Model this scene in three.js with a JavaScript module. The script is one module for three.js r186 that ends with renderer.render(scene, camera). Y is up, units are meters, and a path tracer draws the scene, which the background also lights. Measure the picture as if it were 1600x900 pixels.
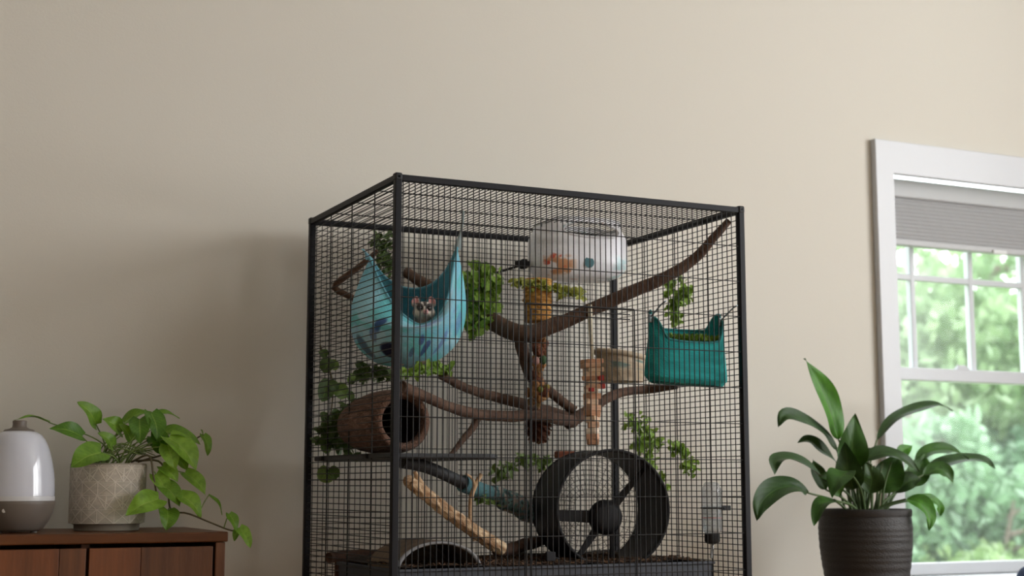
import * as THREE from 'three';
import { RoundedBoxGeometry } from 'three/addons/geometries/RoundedBoxGeometry.js';
import { MarchingCubes } from 'three/addons/objects/MarchingCubes.js';
import { mergeGeometries, mergeVertices } from 'three/addons/utils/BufferGeometryUtils.js';
import { RectAreaLightUniformsLib } from 'three/addons/lights/RectAreaLightUniformsLib.js';

// ---------------------------------------------------------------- camera, sky, light, exposure
const scene = new THREE.Scene();
const renderer = new THREE.WebGLRenderer({ antialias: true });
renderer.toneMapping = THREE.LinearToneMapping;
renderer.toneMappingExposure = 1.0;
renderer.shadowMap.enabled = true;
RectAreaLightUniformsLib.init();
const camera = new THREE.PerspectiveCamera(22.33, 1600 / 900, 0.05, 200);   // long lens, tilted a little up, turned to the window
camera.position.set(0, 0.9, 0);
camera.rotation.set(0.1338, -0.44680, 0, 'YXZ');
camera.focus = 2.85;
camera.userData.fStop = 3.4;
scene.background = new THREE.Color().setRGB(5.3, 5.5, 5.65);                   // bright overcast sky, the same in every direction
function daylight(x, y, z, w, h, tx, ty, tz, k) {                          // daylight entering through a window opening, the size of the opening
  const l = new THREE.RectAreaLight(new THREE.Color().setRGB(1.0, 0.995, 0.985), k, w, h);
  l.position.set(x, y, z); l.lookAt(tx, ty, tz); l.name = 'window_daylight'; scene.add(l);
  return l;
}
const ROOM = { x0: -2.3, x1: 4.3, z0: -3.16, z1: 2.9, top: 3.1 };
const SIDE = { z0: -1.8, z1: 1.4, y0: 0.9, y1: 2.85 };                       // the wide window in the right-hand wall
daylight(ROOM.x1 + 0.13, (SIDE.y0 + SIDE.y1) / 2, (SIDE.z0 + SIDE.z1) / 2, SIDE.z1 - SIDE.z0 - 0.1, SIDE.y1 - SIDE.y0 - 0.1, 0, (SIDE.y0 + SIDE.y1) / 2, (SIDE.z0 + SIDE.z1) / 2, 6.1);

// ---------------------------------------------------------------- helpers
const V = (a, b, c) => a.isVector3 ? a.clone() : Array.isArray(a) ? new THREE.Vector3(a[0], a[1], a[2]) : new THREE.Vector3(a, b, c);
function mulberry(seed) { let a = seed >>> 0; return () => { a = (a + 0x6d2b79f5) | 0; let t = Math.imul(a ^ (a >>> 15), 1 | a); t = (t + Math.imul(t ^ (t >>> 7), 61 | t)) ^ t; return ((t ^ (t >>> 14)) >>> 0) / 4294967296; }; }
const clamp = (x, a = 0, b = 1) => Math.min(b, Math.max(a, x));
const mix = (a, b, t) => a + (b - a) * t;
const smooth = (a, b, x) => { const t = clamp((x - a) / (b - a)); return t * t * (3 - 2 * t); };
const hash = (x, y, s) => { let h = Math.imul(x, 374761393) ^ Math.imul(y, 668265263) ^ Math.imul(s, 2246822519); h = Math.imul(h ^ (h >>> 13), 1274126177); return ((h ^ (h >>> 16)) >>> 0) / 4294967296; };
function vnoise(u, v, pu, pv, s) {                                         // repeating value noise
  const x = u * pu, y = v * pv, ix = Math.floor(x), iy = Math.floor(y), fx = x - ix, fy = y - iy, m = (a, n) => ((a % n) + n) % n;
  const sx = fx * fx * (3 - 2 * fx), sy = fy * fy * (3 - 2 * fy);
  return mix(mix(hash(m(ix, pu), m(iy, pv), s), hash(m(ix + 1, pu), m(iy, pv), s), sx), mix(hash(m(ix, pu), m(iy + 1, pv), s), hash(m(ix + 1, pu), m(iy + 1, pv), s), sx), sy);
}
function fbm(u, v, pu, pv, s, oct = 4) { let a = 0.5, sum = 0, n = 0; for (let i = 0; i < oct; i++) { sum += a * vnoise(u, v, pu << i, pv << i, s + i); n += a; a *= 0.5; } return sum / n; }
function tex(size, fn, srgb = true, rx = 1, ry = 1) {                       // fn(u, v) -> [r, g, b] or one value, 0..1
  const [w, h] = Array.isArray(size) ? size : [size, size], d = new Uint8Array(w * h * 4);
  for (let y = 0; y < h; y++) for (let x = 0; x < w; x++) {
    const c = fn((x + 0.5) / w, (y + 0.5) / h), o = (y * w + x) * 4;
    for (let k = 0; k < 3; k++) d[o + k] = clamp(Array.isArray(c) ? c[k] : c) * 255;
    d[o + 3] = 255;
  }
  const t = new THREE.DataTexture(d, w, h); t.wrapS = t.wrapT = THREE.RepeatWrapping; t.magFilter = THREE.LinearFilter; t.minFilter = THREE.LinearMipmapLinearFilter;
  if (srgb) t.colorSpace = THREE.SRGBColorSpace;
  t.repeat.set(rx, ry); t.needsUpdate = true;
  return t;
}
const again = (t, rx, ry) => { const c = t.clone(); c.repeat.set(rx, ry); c.needsUpdate = true; return c; };
const hexmix = (a, b, t) => { const A = new THREE.Color(a), B = new THREE.Color(b); A.convertLinearToSRGB(); B.convertLinearToSRGB(); return [mix(A.r, B.r, t), mix(A.g, B.g, t), mix(A.b, B.b, t)]; };
let leafBump;
const GRAIN = tex(256, (u, v) => fbm(u, v, 16, 16, 3, 4), false);
const SPECK = tex(256, (u, v) => fbm(u, v, 64, 64, 9, 2), false);
function mat(o) {
  if (o.bumpMap === leafBump && o.roughness < 0.52) o.specularIntensity = 0.6;
  const m = new (o.clearcoat || o.transmission || o.sheen || o.specularIntensity !== undefined ? THREE.MeshPhysicalMaterial : THREE.MeshStandardMaterial)({ side: THREE.DoubleSide, ...o });
  return m;
}
const taken = new Map();
function numbered(name) { const n = taken.get(name) ?? 0; taken.set(name, n + 1); return n ? name + '_' + String(n).padStart(3, '0') : name; }
function tag(o, label, category, group) { o.userData.label = label; o.userData.category = category; if (group) o.userData.group = group; return o; }
function thing(name, label, category, at = [0, 0, 0], turn = 0, group) { const o = new THREE.Group(); o.name = numbered(name); o.position.set(at[0], at[1], at[2]); o.rotation.y = turn; scene.add(o); return tag(o, label, category, group); }
function part(name, geo, m, parent, at) { const o = new THREE.Mesh(geo, m); o.name = numbered(name); if (at) o.position.set(at[0], at[1], at[2]); (parent ?? scene).add(o); return o; }
function struct(name, geo, m) { const o = part(name, geo, m); o.userData.kind = 'structure'; return o; }
function structGroup(name) { const o = new THREE.Group(); o.name = numbered(name); o.userData.kind = 'structure'; scene.add(o); return o; }
const box = (x0, x1, y0, y1, z0, z1) => { const g = new THREE.BoxGeometry(x1 - x0, y1 - y0, z1 - z0); worldUV(g, x1 - x0, y1 - y0, z1 - z0); return g.translate((x0 + x1) / 2, (y0 + y1) / 2, (z0 + z1) / 2); };
const rbox = (x0, x1, y0, y1, z0, z1, r = 0.003, seg = 2) => { const g = new RoundedBoxGeometry(x1 - x0, y1 - y0, z1 - z0, seg, Math.min(r, (x1 - x0) / 2.01, (y1 - y0) / 2.01, (z1 - z0) / 2.01)); planarUV(g); return g.translate((x0 + x1) / 2, (y0 + y1) / 2, (z0 + z1) / 2); };
function worldUV(g) { planarUV(g); }
function planarUV(g) {                                                    // uv in metres from the dominant normal
  const p = g.attributes.position, n = g.attributes.normal, uv = new Float32Array(p.count * 2);
  for (let i = 0; i < p.count; i++) {
    const ax = Math.abs(n.getX(i)), ay = Math.abs(n.getY(i)), az = Math.abs(n.getZ(i)), x = p.getX(i), y = p.getY(i), z = p.getZ(i);
    if (az >= ax && az >= ay) { uv[2 * i] = x; uv[2 * i + 1] = y; } else if (ax >= ay) { uv[2 * i] = z; uv[2 * i + 1] = y; } else { uv[2 * i] = x; uv[2 * i + 1] = z; }
  }
  g.setAttribute('uv', new THREE.BufferAttribute(uv, 2));
}
const lathe = (pts, seg = 64) => { const g = new THREE.LatheGeometry(pts.map((p) => new THREE.Vector2(p[0], p[1])), seg); return g; };
const merge = (list) => mergeGeometries(list.map((g) => { const h = g.index ? g.toNonIndexed() : g; for (const k of Object.keys(h.attributes)) if (!['position', 'normal', 'uv'].includes(k)) h.deleteAttribute(k); return h; }));
function gridGeo(nu, nv, fn, closeU = false) {                              // fn(u, v) -> Vector3; indexed sheet with smooth normals
  const pos = [], uv = [], idx = [];
  for (let j = 0; j <= nv; j++) for (let i = 0; i <= nu; i++) { const p = fn(i / nu, j / nv); pos.push(p.x, p.y, p.z); uv.push(i / nu, j / nv); }
  for (let j = 0; j < nv; j++) for (let i = 0; i < nu; i++) { const a = j * (nu + 1) + i, b = a + 1, c = a + nu + 1, d = c + 1; idx.push(a, b, d, a, d, c); }
  const g = new THREE.BufferGeometry();
  g.setAttribute('position', new THREE.Float32BufferAttribute(pos, 3)); g.setAttribute('uv', new THREE.Float32BufferAttribute(uv, 2)); g.setIndex(idx); g.computeVertexNormals();
  if (closeU) { const n = g.attributes.normal; for (let j = 0; j <= nv; j++) { const a = j * (nu + 1), b = a + nu; const s = V(n.getX(a) + n.getX(b), n.getY(a) + n.getY(b), n.getZ(a) + n.getZ(b)).normalize(); n.setXYZ(a, s.x, s.y, s.z); n.setXYZ(b, s.x, s.y, s.z); } }
  return g;
}
function limb(pts, radii, o = {}) {                                        // tapered, lumpy, capped tube along points; uv in metres
  const curve = new THREE.CatmullRomCurve3(pts.map((p) => V(p)), false, 'centripetal'), len = curve.getLength();
  const n = o.n ?? Math.max(6, Math.round(len / (o.step ?? 0.008))), m = o.m ?? 10, fr = curve.computeFrenetFrames(n, false), pos = [], uv = [], idx = [], sd = o.seed ?? 1;
  const R = (t) => { const x = t * (radii.length - 1), i = Math.min(radii.length - 2, Math.floor(x)); return radii.length === 1 ? radii[0] : mix(radii[i], radii[i + 1], x - i); };
  for (let j = 0; j <= n; j++) {
    const t = j / n, c = curve.getPointAt(t);
    for (let i = 0; i <= m; i++) {
      const a = (i % m) / m * Math.PI * 2, bump = 1 + (o.lump ?? 0) * (2 * vnoise((i % m) / m, t, 4, Math.max(2, Math.round(len / (o.lumpSize ?? 0.03))), sd) - 1), r = R(t) * bump;
      pos.push(c.x + r * (Math.cos(a) * fr.normals[j].x + Math.sin(a) * fr.binormals[j].x), c.y + r * (Math.cos(a) * fr.normals[j].y + Math.sin(a) * fr.binormals[j].y), c.z + r * (Math.cos(a) * fr.normals[j].z + Math.sin(a) * fr.binormals[j].z));
      uv.push(i / m * 2 * Math.PI * radii[0], t * len);
    }
  }
  for (let j = 0; j < n; j++) for (let i = 0; i < m; i++) { const a = j * (m + 1) + i, b = a + 1, c = a + m + 1, d = c + 1; idx.push(a, d, b, a, c, d); }
  for (const e of [0, n]) { const c = curve.getPointAt(e / n), k = pos.length / 3; pos.push(c.x, c.y, c.z); uv.push(0, 0); for (let i = 0; i < m; i++) { const a = e * (m + 1) + i; e ? idx.push(k, a, a + 1) : idx.push(k, a + 1, a); } }
  const g = new THREE.BufferGeometry();
  g.setAttribute('position', new THREE.Float32BufferAttribute(pos, 3)); g.setAttribute('uv', new THREE.Float32BufferAttribute(uv, 2)); g.setIndex(idx); g.computeVertexNormals();
  return g;
}
const SHAPES = {
  lance: (t) => Math.pow(Math.sin(Math.PI * Math.pow(t, 0.82)), 0.85) * (1 - 0.25 * t) + (t < 0.02 ? 0.02 : 0),
  heart: (t) => t < 0.22 ? 0.55 + 0.45 * Math.sin((t / 0.22) * Math.PI / 2) : Math.pow(1 - Math.pow((t - 0.22) / 0.78, 1.7), 0.9),
  oval: (t) => Math.sqrt(Math.max(0, Math.sin(Math.PI * t))),
};
function leaf(pts, hw, o = {}) {                                           // a leaf blade along a spine: width profile, folded along the midrib, wavy edge
  const curve = new THREE.CatmullRomCurve3(pts.map((p) => V(p))), n = o.n ?? 14, m = o.m ?? 6, shape = SHAPES[o.shape ?? 'lance'], up = V(o.up ?? [0, 1, 0.3]).normalize(), sd = o.seed ?? 1, prev = new THREE.Vector3();
  const rows = [];
  for (let j = 0; j <= n; j++) {
    const t = j / n, c = curve.getPoint(t), tan = curve.getTangent(t), side = tan.clone().cross(up);
    if (side.lengthSq() < 0.02) side.copy(prev); side.normalize();
    if (j && side.dot(prev) < 0) side.negate(); prev.copy(side);
    rows.push([c, side, side.clone().cross(tan).normalize(), shape(t)]);
  }
  return gridGeo(m, n, (u, v) => {
    const [c, side, nor, w] = rows[Math.round(v * n)], s = u * 2 - 1, back = o.shape === 'heart' && v < 0.2 ? -(0.2 - v) * Math.abs(s) * hw * 1.6 : 0, tan = side.clone().cross(nor).negate();
    const lift = (o.fold ?? 0.35) * Math.abs(s) * hw * w + (o.wave ?? 0.08) * hw * Math.sin(v * 9 + sd * 2.1 + s * 2) * Math.abs(s);
    return c.clone().addScaledVector(side, s * hw * w).addScaledVector(nor, lift).addScaledVector(tan, back);
  });
}
function isoMesh(sdf, center, half, res) {                                 // surface of a distance field on a cubic grid
  const mc = new MarchingCubes(res, new THREE.MeshStandardMaterial(), false, false, 160000); mc.isolation = 0;
  const hs = res / 2;
  for (let z = 0; z < res; z++) for (let y = 0; y < res; y++) for (let x = 0; x < res; x++) mc.field[z * res * res + y * res + x] = -sdf(center[0] + half * (x - hs) / hs, center[1] + half * (y - hs) / hs, center[2] + half * (z - hs) / hs);
  mc.update();
  const p = mc.positionArray.slice(0, mc.count * 3);
  for (let i = 0; i < p.length; i++) p[i] = p[i] * half + center[i % 3];
  let g = new THREE.BufferGeometry(); g.setAttribute('position', new THREE.BufferAttribute(p, 3));
  g = mergeVertices(g, half / res * 0.05); g.computeVertexNormals();
  return g;
}
const smin = (a, b, k) => { const h = clamp(0.5 + 0.5 * (b - a) / k); return mix(b, a, h) - k * h * (1 - h); };
function cone(x, y, z, a, b, ra, rb) { const dx = b[0] - a[0], dy = b[1] - a[1], dz = b[2] - a[2], t = clamp(((x - a[0]) * dx + (y - a[1]) * dy + (z - a[2]) * dz) / (dx * dx + dy * dy + dz * dz)); return Math.hypot(x - a[0] - t * dx, y - a[1] - t * dy, z - a[2] - t * dz) - mix(ra, rb, t); }
const egg = (x, y, z, c, r) => { const k = Math.hypot((x - c[0]) / r[0], (y - c[1]) / r[1], (z - c[2]) / r[2]); return (k - 1) * Math.min(...r); };
const sph = (r, at, sx = 1, sy = 1, sz = 1, seg = 20) => new THREE.SphereGeometry(r, seg, Math.round(seg * 0.7)).scale(sx, sy, sz).translate(at[0], at[1], at[2]);
const rod = (a, b, r, m = 8) => { const A = V(a), B = V(b), g = new THREE.CylinderGeometry(r, r, A.distanceTo(B), m); g.applyQuaternion(new THREE.Quaternion().setFromUnitVectors(V(0, 1, 0), B.clone().sub(A).normalize())); return g.translate((A.x + B.x) / 2, (A.y + B.y) / 2, (A.z + B.z) / 2); };
const ring = (x, y, z, r, t, axis = 'y') => { const g = new THREE.TorusGeometry(r, t, 8, 28); if (axis === 'y') g.rotateX(Math.PI / 2); if (axis === 'x') g.rotateY(Math.PI / 2); return g.translate(x, y, z); };

// ---------------------------------------------------------------- materials
const wallPaint = mat({ color: new THREE.Color().setRGB(0.60, 0.568, 0.502), roughness: 0.8, bumpMap: again(SPECK, 5, 5), bumpScale: 0.00012 });
const whitePaint = mat({ color: new THREE.Color().setRGB(0.55, 0.56, 0.585), roughness: 0.4, bumpMap: again(GRAIN, 3, 3), bumpScale: 0.0002 });
const ceilingPaint = mat({ color: new THREE.Color().setRGB(0.72, 0.71, 0.69), roughness: 0.9, bumpMap: again(SPECK, 4, 4), bumpScale: 0.0006 });
const floorWood = mat({ map: tex(256, (u, v) => hexmix('#8d6c4a', '#b08c64', fbm(u, v, 4, 64, 21, 4)), true, 1.2, 1.2), roughness: 0.45 });
const glass = mat({ color: 0xffffff, transmission: 1, thickness: 0, roughness: 0, ior: 1.5 });
const glassTinted = mat({ color: new THREE.Color().setRGB(0.88, 0.92, 0.905), transmission: 1, thickness: 0, roughness: 0.2, ior: 1.5 });
const blackMetal = mat({ color: new THREE.Color().setRGB(0.011, 0.011, 0.0135), roughness: 0.5, specularIntensity: 0.35, bumpMap: again(SPECK, 20, 20), bumpScale: 0.0001 });
const wireMetal = mat({ color: new THREE.Color().setRGB(0.010, 0.0095, 0.010), roughness: 0.45, specularIntensity: 0.4 });
const blackPlastic = mat({ color: new THREE.Color().setRGB(0.014, 0.014, 0.016), roughness: 0.55, specularIntensity: 0.6, bumpMap: again(SPECK, 8, 8), bumpScale: 0.0002 });
const greyPlastic = mat({ color: new THREE.Color().setRGB(0.042, 0.048, 0.064), roughness: 0.55, bumpMap: again(SPECK, 12, 12), bumpScale: 0.0003 });
const walnutTex = (s) => tex(256, (u, v) => { const g = fbm(u, v, 24, 2, s, 4), f = fbm(u, v, 96, 4, s + 7, 2); return hexmix('#43250f', '#734526', clamp(g * 1.3 - 0.2 + (f - 0.5) * 0.35)); }, true, 2.2, 1.2);
const walnut = mat({ map: walnutTex(31), roughness: 0.5, bumpMap: again(GRAIN, 20, 3), bumpScale: 0.0002 });
const walnutB = mat({ map: walnutTex(57), roughness: 0.5, bumpMap: again(GRAIN, 20, 3), bumpScale: 0.0002 });
const walnutC = mat({ map: walnutTex(83), color: new THREE.Color().setRGB(1.35, 1.2, 1.05), roughness: 0.5, bumpMap: again(GRAIN, 20, 3), bumpScale: 0.0002 });
const walnutTop = mat({ map: (() => { const t = walnutTex(44); t.repeat.set(1.2, 2.2); t.rotation = Math.PI / 2; return t; })(), roughness: 0.42 });
const barkTex = (s, a, b) => tex([128, 256], (u, v) => { const g = fbm(u, v, 12, 5, s, 4), f = fbm(u, v, 6, 40, s + 5, 3); return hexmix(a, b, clamp(g * 0.8 + f * 0.5 - 0.2)); }, true, 12, 9);
const barkBump = tex([128, 256], (u, v) => fbm(u, v, 14, 6, 77, 4) * 0.7 + fbm(u, v, 5, 50, 78, 2) * 0.3, false, 12, 9);
const bark = mat({ map: barkTex(5, '#3f2c22', '#7a5d4a'), roughness: 0.85, bumpMap: barkBump, bumpScale: 0.0016 });
const barkPale = mat({ map: barkTex(15, '#a98563', '#e0c4a0'), roughness: 0.8, bumpMap: barkBump, bumpScale: 0.0012 });
const barkDark = mat({ map: barkTex(25, '#2e1d14', '#5e3d29'), roughness: 0.85, bumpMap: barkBump, bumpScale: 0.0016 });
const leafTex = (a, b, rib, s) => tex([64, 128], (u, v) => { const c = Math.abs(u - 0.5) * 2, mid = smooth(0.09, 0.02, c), vein = Math.pow(Math.abs(Math.sin((v * 9 - c * 2.4) * Math.PI)), 14) * 0.35; return hexmix(a, b, clamp(fbm(u, v, 5, 9, s, 3) * 1.1 - 0.05)).map((x, k) => mix(x, rib[k], mid * 0.55 + vein * 0.4)); });
leafBump = tex([64, 128], (u, v) => { const c = Math.abs(u - 0.5) * 2; return 0.6 - 0.5 * smooth(0.08, 0.0, c) - 0.3 * Math.pow(Math.abs(Math.sin((v * 9 - c * 2.4) * Math.PI)), 10); }, false);
const foliageMat = (a, b, rib, s, rough, trans) => mat({ map: leafTex(a, b, rib, s), roughness: rough, bumpMap: leafBump, bumpScale: 0.0005, transmission: trans, thickness: 0 });
const lilyLeaf = [0, 1, 2].map((k) => foliageMat(['#1d3610', '#264712', '#336212'][k], ['#2c4c16', '#3a641a', '#4d881e'][k], [0.26, 0.38, 0.15], 300 + k, 0.5, 0.12));
const pothosLeaf = [0, 1, 2].map((k) => foliageMat(['#588020', '#6a9326', '#426d18'][k], ['#7ca832', '#95c042', '#5c8a24'][k], [0.64, 0.74, 0.36], 320 + k, 0.4, 0.28));
const vineLeaf = [0, 1].map((k) => foliageMat(['#3a5420', '#55702c'][k], ['#566f30', '#7c9640'][k], [0.5, 0.6, 0.3], 340 + k, 0.55, 0.2));
const brightLeaf = foliageMat('#6a8f2c', '#9dbb4a', [0.74, 0.82, 0.42], 350, 0.5, 0.3);
const yellowLeaf = foliageMat('#8f9a30', '#b7b545', [0.7, 0.7, 0.4], 352, 0.6, 0.25);
const stemGreen = mat({ color: new THREE.Color().setRGB(0.16, 0.24, 0.06), roughness: 0.55, bumpMap: again(GRAIN, 30, 10), bumpScale: 0.0002 });
const stemLily = mat({ color: new THREE.Color().setRGB(0.06, 0.105, 0.03), roughness: 0.55, bumpMap: again(GRAIN, 30, 10), bumpScale: 0.0002 });
const stemBrown = mat({ color: new THREE.Color().setRGB(0.11, 0.09, 0.045), roughness: 0.7, bumpMap: again(GRAIN, 30, 10), bumpScale: 0.0003 });
const soil = mat({ map: tex(128, (u, v) => hexmix('#1d140d', '#4a3526', fbm(u, v, 24, 24, 60, 3)), true, 8, 8), roughness: 0.95, bumpMap: again(SPECK, 10, 10), bumpScale: 0.004 });

// ---------------------------------------------------------------- room
const R = ROOM, T = 0.2, WIN = { x0: 2.684, x1: 3.6, y0: 0.63, y1: 1.835 };
struct('floor', box(R.x0 - T, R.x1 + T, -0.12, 0, R.z0 - T, R.z1 + T), floorWood);
struct('ceiling', box(R.x0 - T, R.x1 + T, R.top, R.top + 0.15, R.z0 - T, R.z1 + T), ceilingPaint);
struct('wall_back', merge([box(R.x0 - T, WIN.x0, 0, R.top, R.z0 - T, R.z0), box(WIN.x1, R.x1 + T, 0, R.top, R.z0 - T, R.z0), box(WIN.x0, WIN.x1, 0, WIN.y0, R.z0 - T, R.z0), box(WIN.x0, WIN.x1, WIN.y1, R.top, R.z0 - T, R.z0)]), wallPaint);
struct('wall_left', box(R.x0 - T, R.x0, 0, R.top, R.z0, R.z1), wallPaint);
struct('wall_front', box(R.x0 - T, R.x1 + T, 0, R.top, R.z1, R.z1 + T), wallPaint);
struct('wall_right', merge([box(R.x1, R.x1 + T, 0, R.top, R.z0, SIDE.z0), box(R.x1, R.x1 + T, 0, R.top, SIDE.z1, R.z1), box(R.x1, R.x1 + T, 0, SIDE.y0, SIDE.z0, SIDE.z1), box(R.x1, R.x1 + T, SIDE.y1, R.top, SIDE.z0, SIDE.z1)]), wallPaint);
struct('baseboard_back', rbox(R.x0, R.x1, 0, 0.11, R.z0, R.z0 + 0.016, 0.004), whitePaint);

{ // the window seen in the photograph: casing, jambs, two sashes of a double-hung window
  const w = structGroup('window_1'), cz0 = -3.16, cz1 = -3.139, o = WIN;
  const cs = new THREE.Shape(); cs.moveTo(2.625, 0.622); cs.lineTo(o.x0, 0.622); cs.lineTo(o.x0, 1.762); cs.lineTo(o.x1, 1.762); cs.lineTo(o.x1, 0.622); cs.lineTo(o.x1 + 0.059, 0.622); cs.lineTo(o.x1 + 0.059, 1.851); cs.lineTo(2.625, 1.851);
  const cg = new THREE.ExtrudeGeometry(cs, { depth: 0.017, bevelEnabled: true, bevelSize: 0.002, bevelThickness: 0.002, bevelSegments: 2 }); planarUV(cg); part('casing', cg.translate(0, 0, cz0 + 0.002), whitePaint, w);
  part('jamb', merge([box(o.x0 - 0.012, o.x0 + 0.001, o.y0, o.y1, -3.36, -3.16), box(o.x1 - 0.001, o.x1 + 0.012, o.y0, o.y1, -3.36, -3.16), box(o.x0, o.x1, o.y1 - 0.001, o.y1 + 0.012, -3.36, -3.16)]), whitePaint, w);
  part('sill', rbox(2.6, o.x1 + 0.08, 0.622, 0.647, -3.36, -3.085, 0.006), whitePaint, w);
  const sash = (name, x0, x1, y0, y1, z0, z1, top, bottom) => {
    const s = new THREE.Group(); s.name = numbered(name); w.add(s);
    part('stile', rbox(x0, x0 + 0.045, y0, y1, z0, z1, 0.004), whitePaint, s); part('stile', rbox(x1 - 0.045, x1, y0, y1, z0, z1, 0.004), whitePaint, s);
    part('rail', rbox(x0 + 0.044, x1 - 0.044, y1 - top, y1, z0, z1, 0.004), whitePaint, s); part('rail', rbox(x0 + 0.044, x1 - 0.044, y0, y0 + bottom, z0, z1, 0.004), whitePaint, s);
    part('pane', new THREE.PlaneGeometry(x1 - x0 - 0.08, y1 - y0 - top - bottom + 0.01).translate((x0 + x1) / 2, (y0 + bottom + y1 - top) / 2, (z0 + z1) / 2), glassTinted, s);
    return s;
  };
  const up = sash('upper_sash', o.x0 + 0.004, o.x1 - 0.004, 1.195, o.y1 - 0.004, -3.305, -3.277, 0.016, 0.034);
  for (const x of [2.862, 3.083, 3.29, 3.48]) part('muntin', rbox(x - 0.0085, x + 0.0085, 1.22, 1.70, -3.302, -3.28, 0.003), whitePaint, up);
  part('muntin', rbox(o.x0 + 0.04, o.x1 - 0.04, 1.487, 1.505, -3.301, -3.281, 0.003), whitePaint, up);
  sash('lower_sash', o.x0 + 0.004, o.x1 - 0.004, 0.648, 1.23, -3.27, -3.242, 0.037, 0.034);
  const lock = part('sash_lock', merge([rbox(2.985, 3.03, 1.2295, 1.236, -3.262, -3.245, 0.002), rbox(2.99, 3.025, 1.235, 1.243, -3.258, -3.249, 0.002)]), whitePaint, w);
}
{ // the wide side window that lights the room, right of the frame
  const w = structGroup('window_2'), x = R.x1, s = SIDE;
  part('casing', merge([rbox(x - 0.02, x, s.y0 - 0.07, s.y1 + 0.07, s.z0 - 0.07, s.z0, 0.004), rbox(x - 0.02, x, s.y0 - 0.07, s.y1 + 0.07, s.z1, s.z1 + 0.07, 0.004), rbox(x - 0.02, x, s.y1, s.y1 + 0.07, s.z0, s.z1, 0.004), rbox(x - 0.05, x, s.y0 - 0.03, s.y0, s.z0 - 0.08, s.z1 + 0.08, 0.004)]), whitePaint, w);
  const bars = [];
  for (const z of [s.z0 + 0.025, mix(s.z0, s.z1, 1 / 3), mix(s.z0, s.z1, 2 / 3), s.z1 - 0.025]) bars.push(rbox(x + 0.04, x + 0.08, s.y0, s.y1, z - 0.03, z + 0.03, 0.004));
  for (const y of [s.y0 + 0.025, s.y1 - 0.025]) bars.push(rbox(x + 0.04, x + 0.08, y - 0.025, y + 0.025, s.z0, s.z1, 0.004));
  bars.forEach((b) => part('frame', b, whitePaint, w));
  part('pane', new THREE.PlaneGeometry(s.z1 - s.z0 - 0.05, s.y1 - s.y0 - 0.05).rotateY(Math.PI / 2).translate(x + 0.06, (s.y0 + s.y1) / 2, (s.z0 + s.z1) / 2), glass, w);
}
{ // pleated shade drawn a little way down
  const t = thing('window_shade', 'grey pleated window shade pulled a short way down inside the white window frame', 'window shade', [3.142, 1.769, -3.222]);
  const fabric = mat({ color: new THREE.Color().setRGB(0.40, 0.40, 0.405), roughness: 0.9, transmission: 0.10, thickness: 0, bumpMap: again(GRAIN, 40, 40), bumpScale: 0.0002 });
  const hard = mat({ color: new THREE.Color().setRGB(0.45, 0.45, 0.455), roughness: 0.5, bumpMap: again(SPECK, 6, 6), bumpScale: 0.0001 });
  part('headrail', rbox(-0.455, 0.455, -0.058, -0.004, -0.022, 0.018, 0.006), hard, t);
  const y0 = -0.177, y1 = -0.058, n = 11;
  part('pleats', gridGeo(1, n * 2, (u, v) => V(mix(-0.452, 0.452, u), mix(y1, y0, v), (Math.round(v * n * 2) % 2 ? 0.0105 : 0.0075))).toNonIndexed(), fabric, t).geometry.computeVertexNormals();
  part('pleats', gridGeo(1, n * 2, (u, v) => V(mix(-0.452, 0.452, u), mix(y1, y0, v), (Math.round(v * n * 2) % 2 ? -0.014 : -0.008))).toNonIndexed(), fabric, t).geometry.computeVertexNormals();
  part('bottom_rail', rbox(-0.453, 0.453, y0 - 0.018, y0, -0.016, 0.013, 0.004), hard, t);
  part('pull_tab', rbox(-0.04, 0.012, y0 - 0.021, y0 - 0.009, 0.012, 0.019, 0.002), mat({ color: 0xd8d8d8, roughness: 0.5, bumpMap: SPECK, bumpScale: 0.0001 }), t);
}

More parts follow.
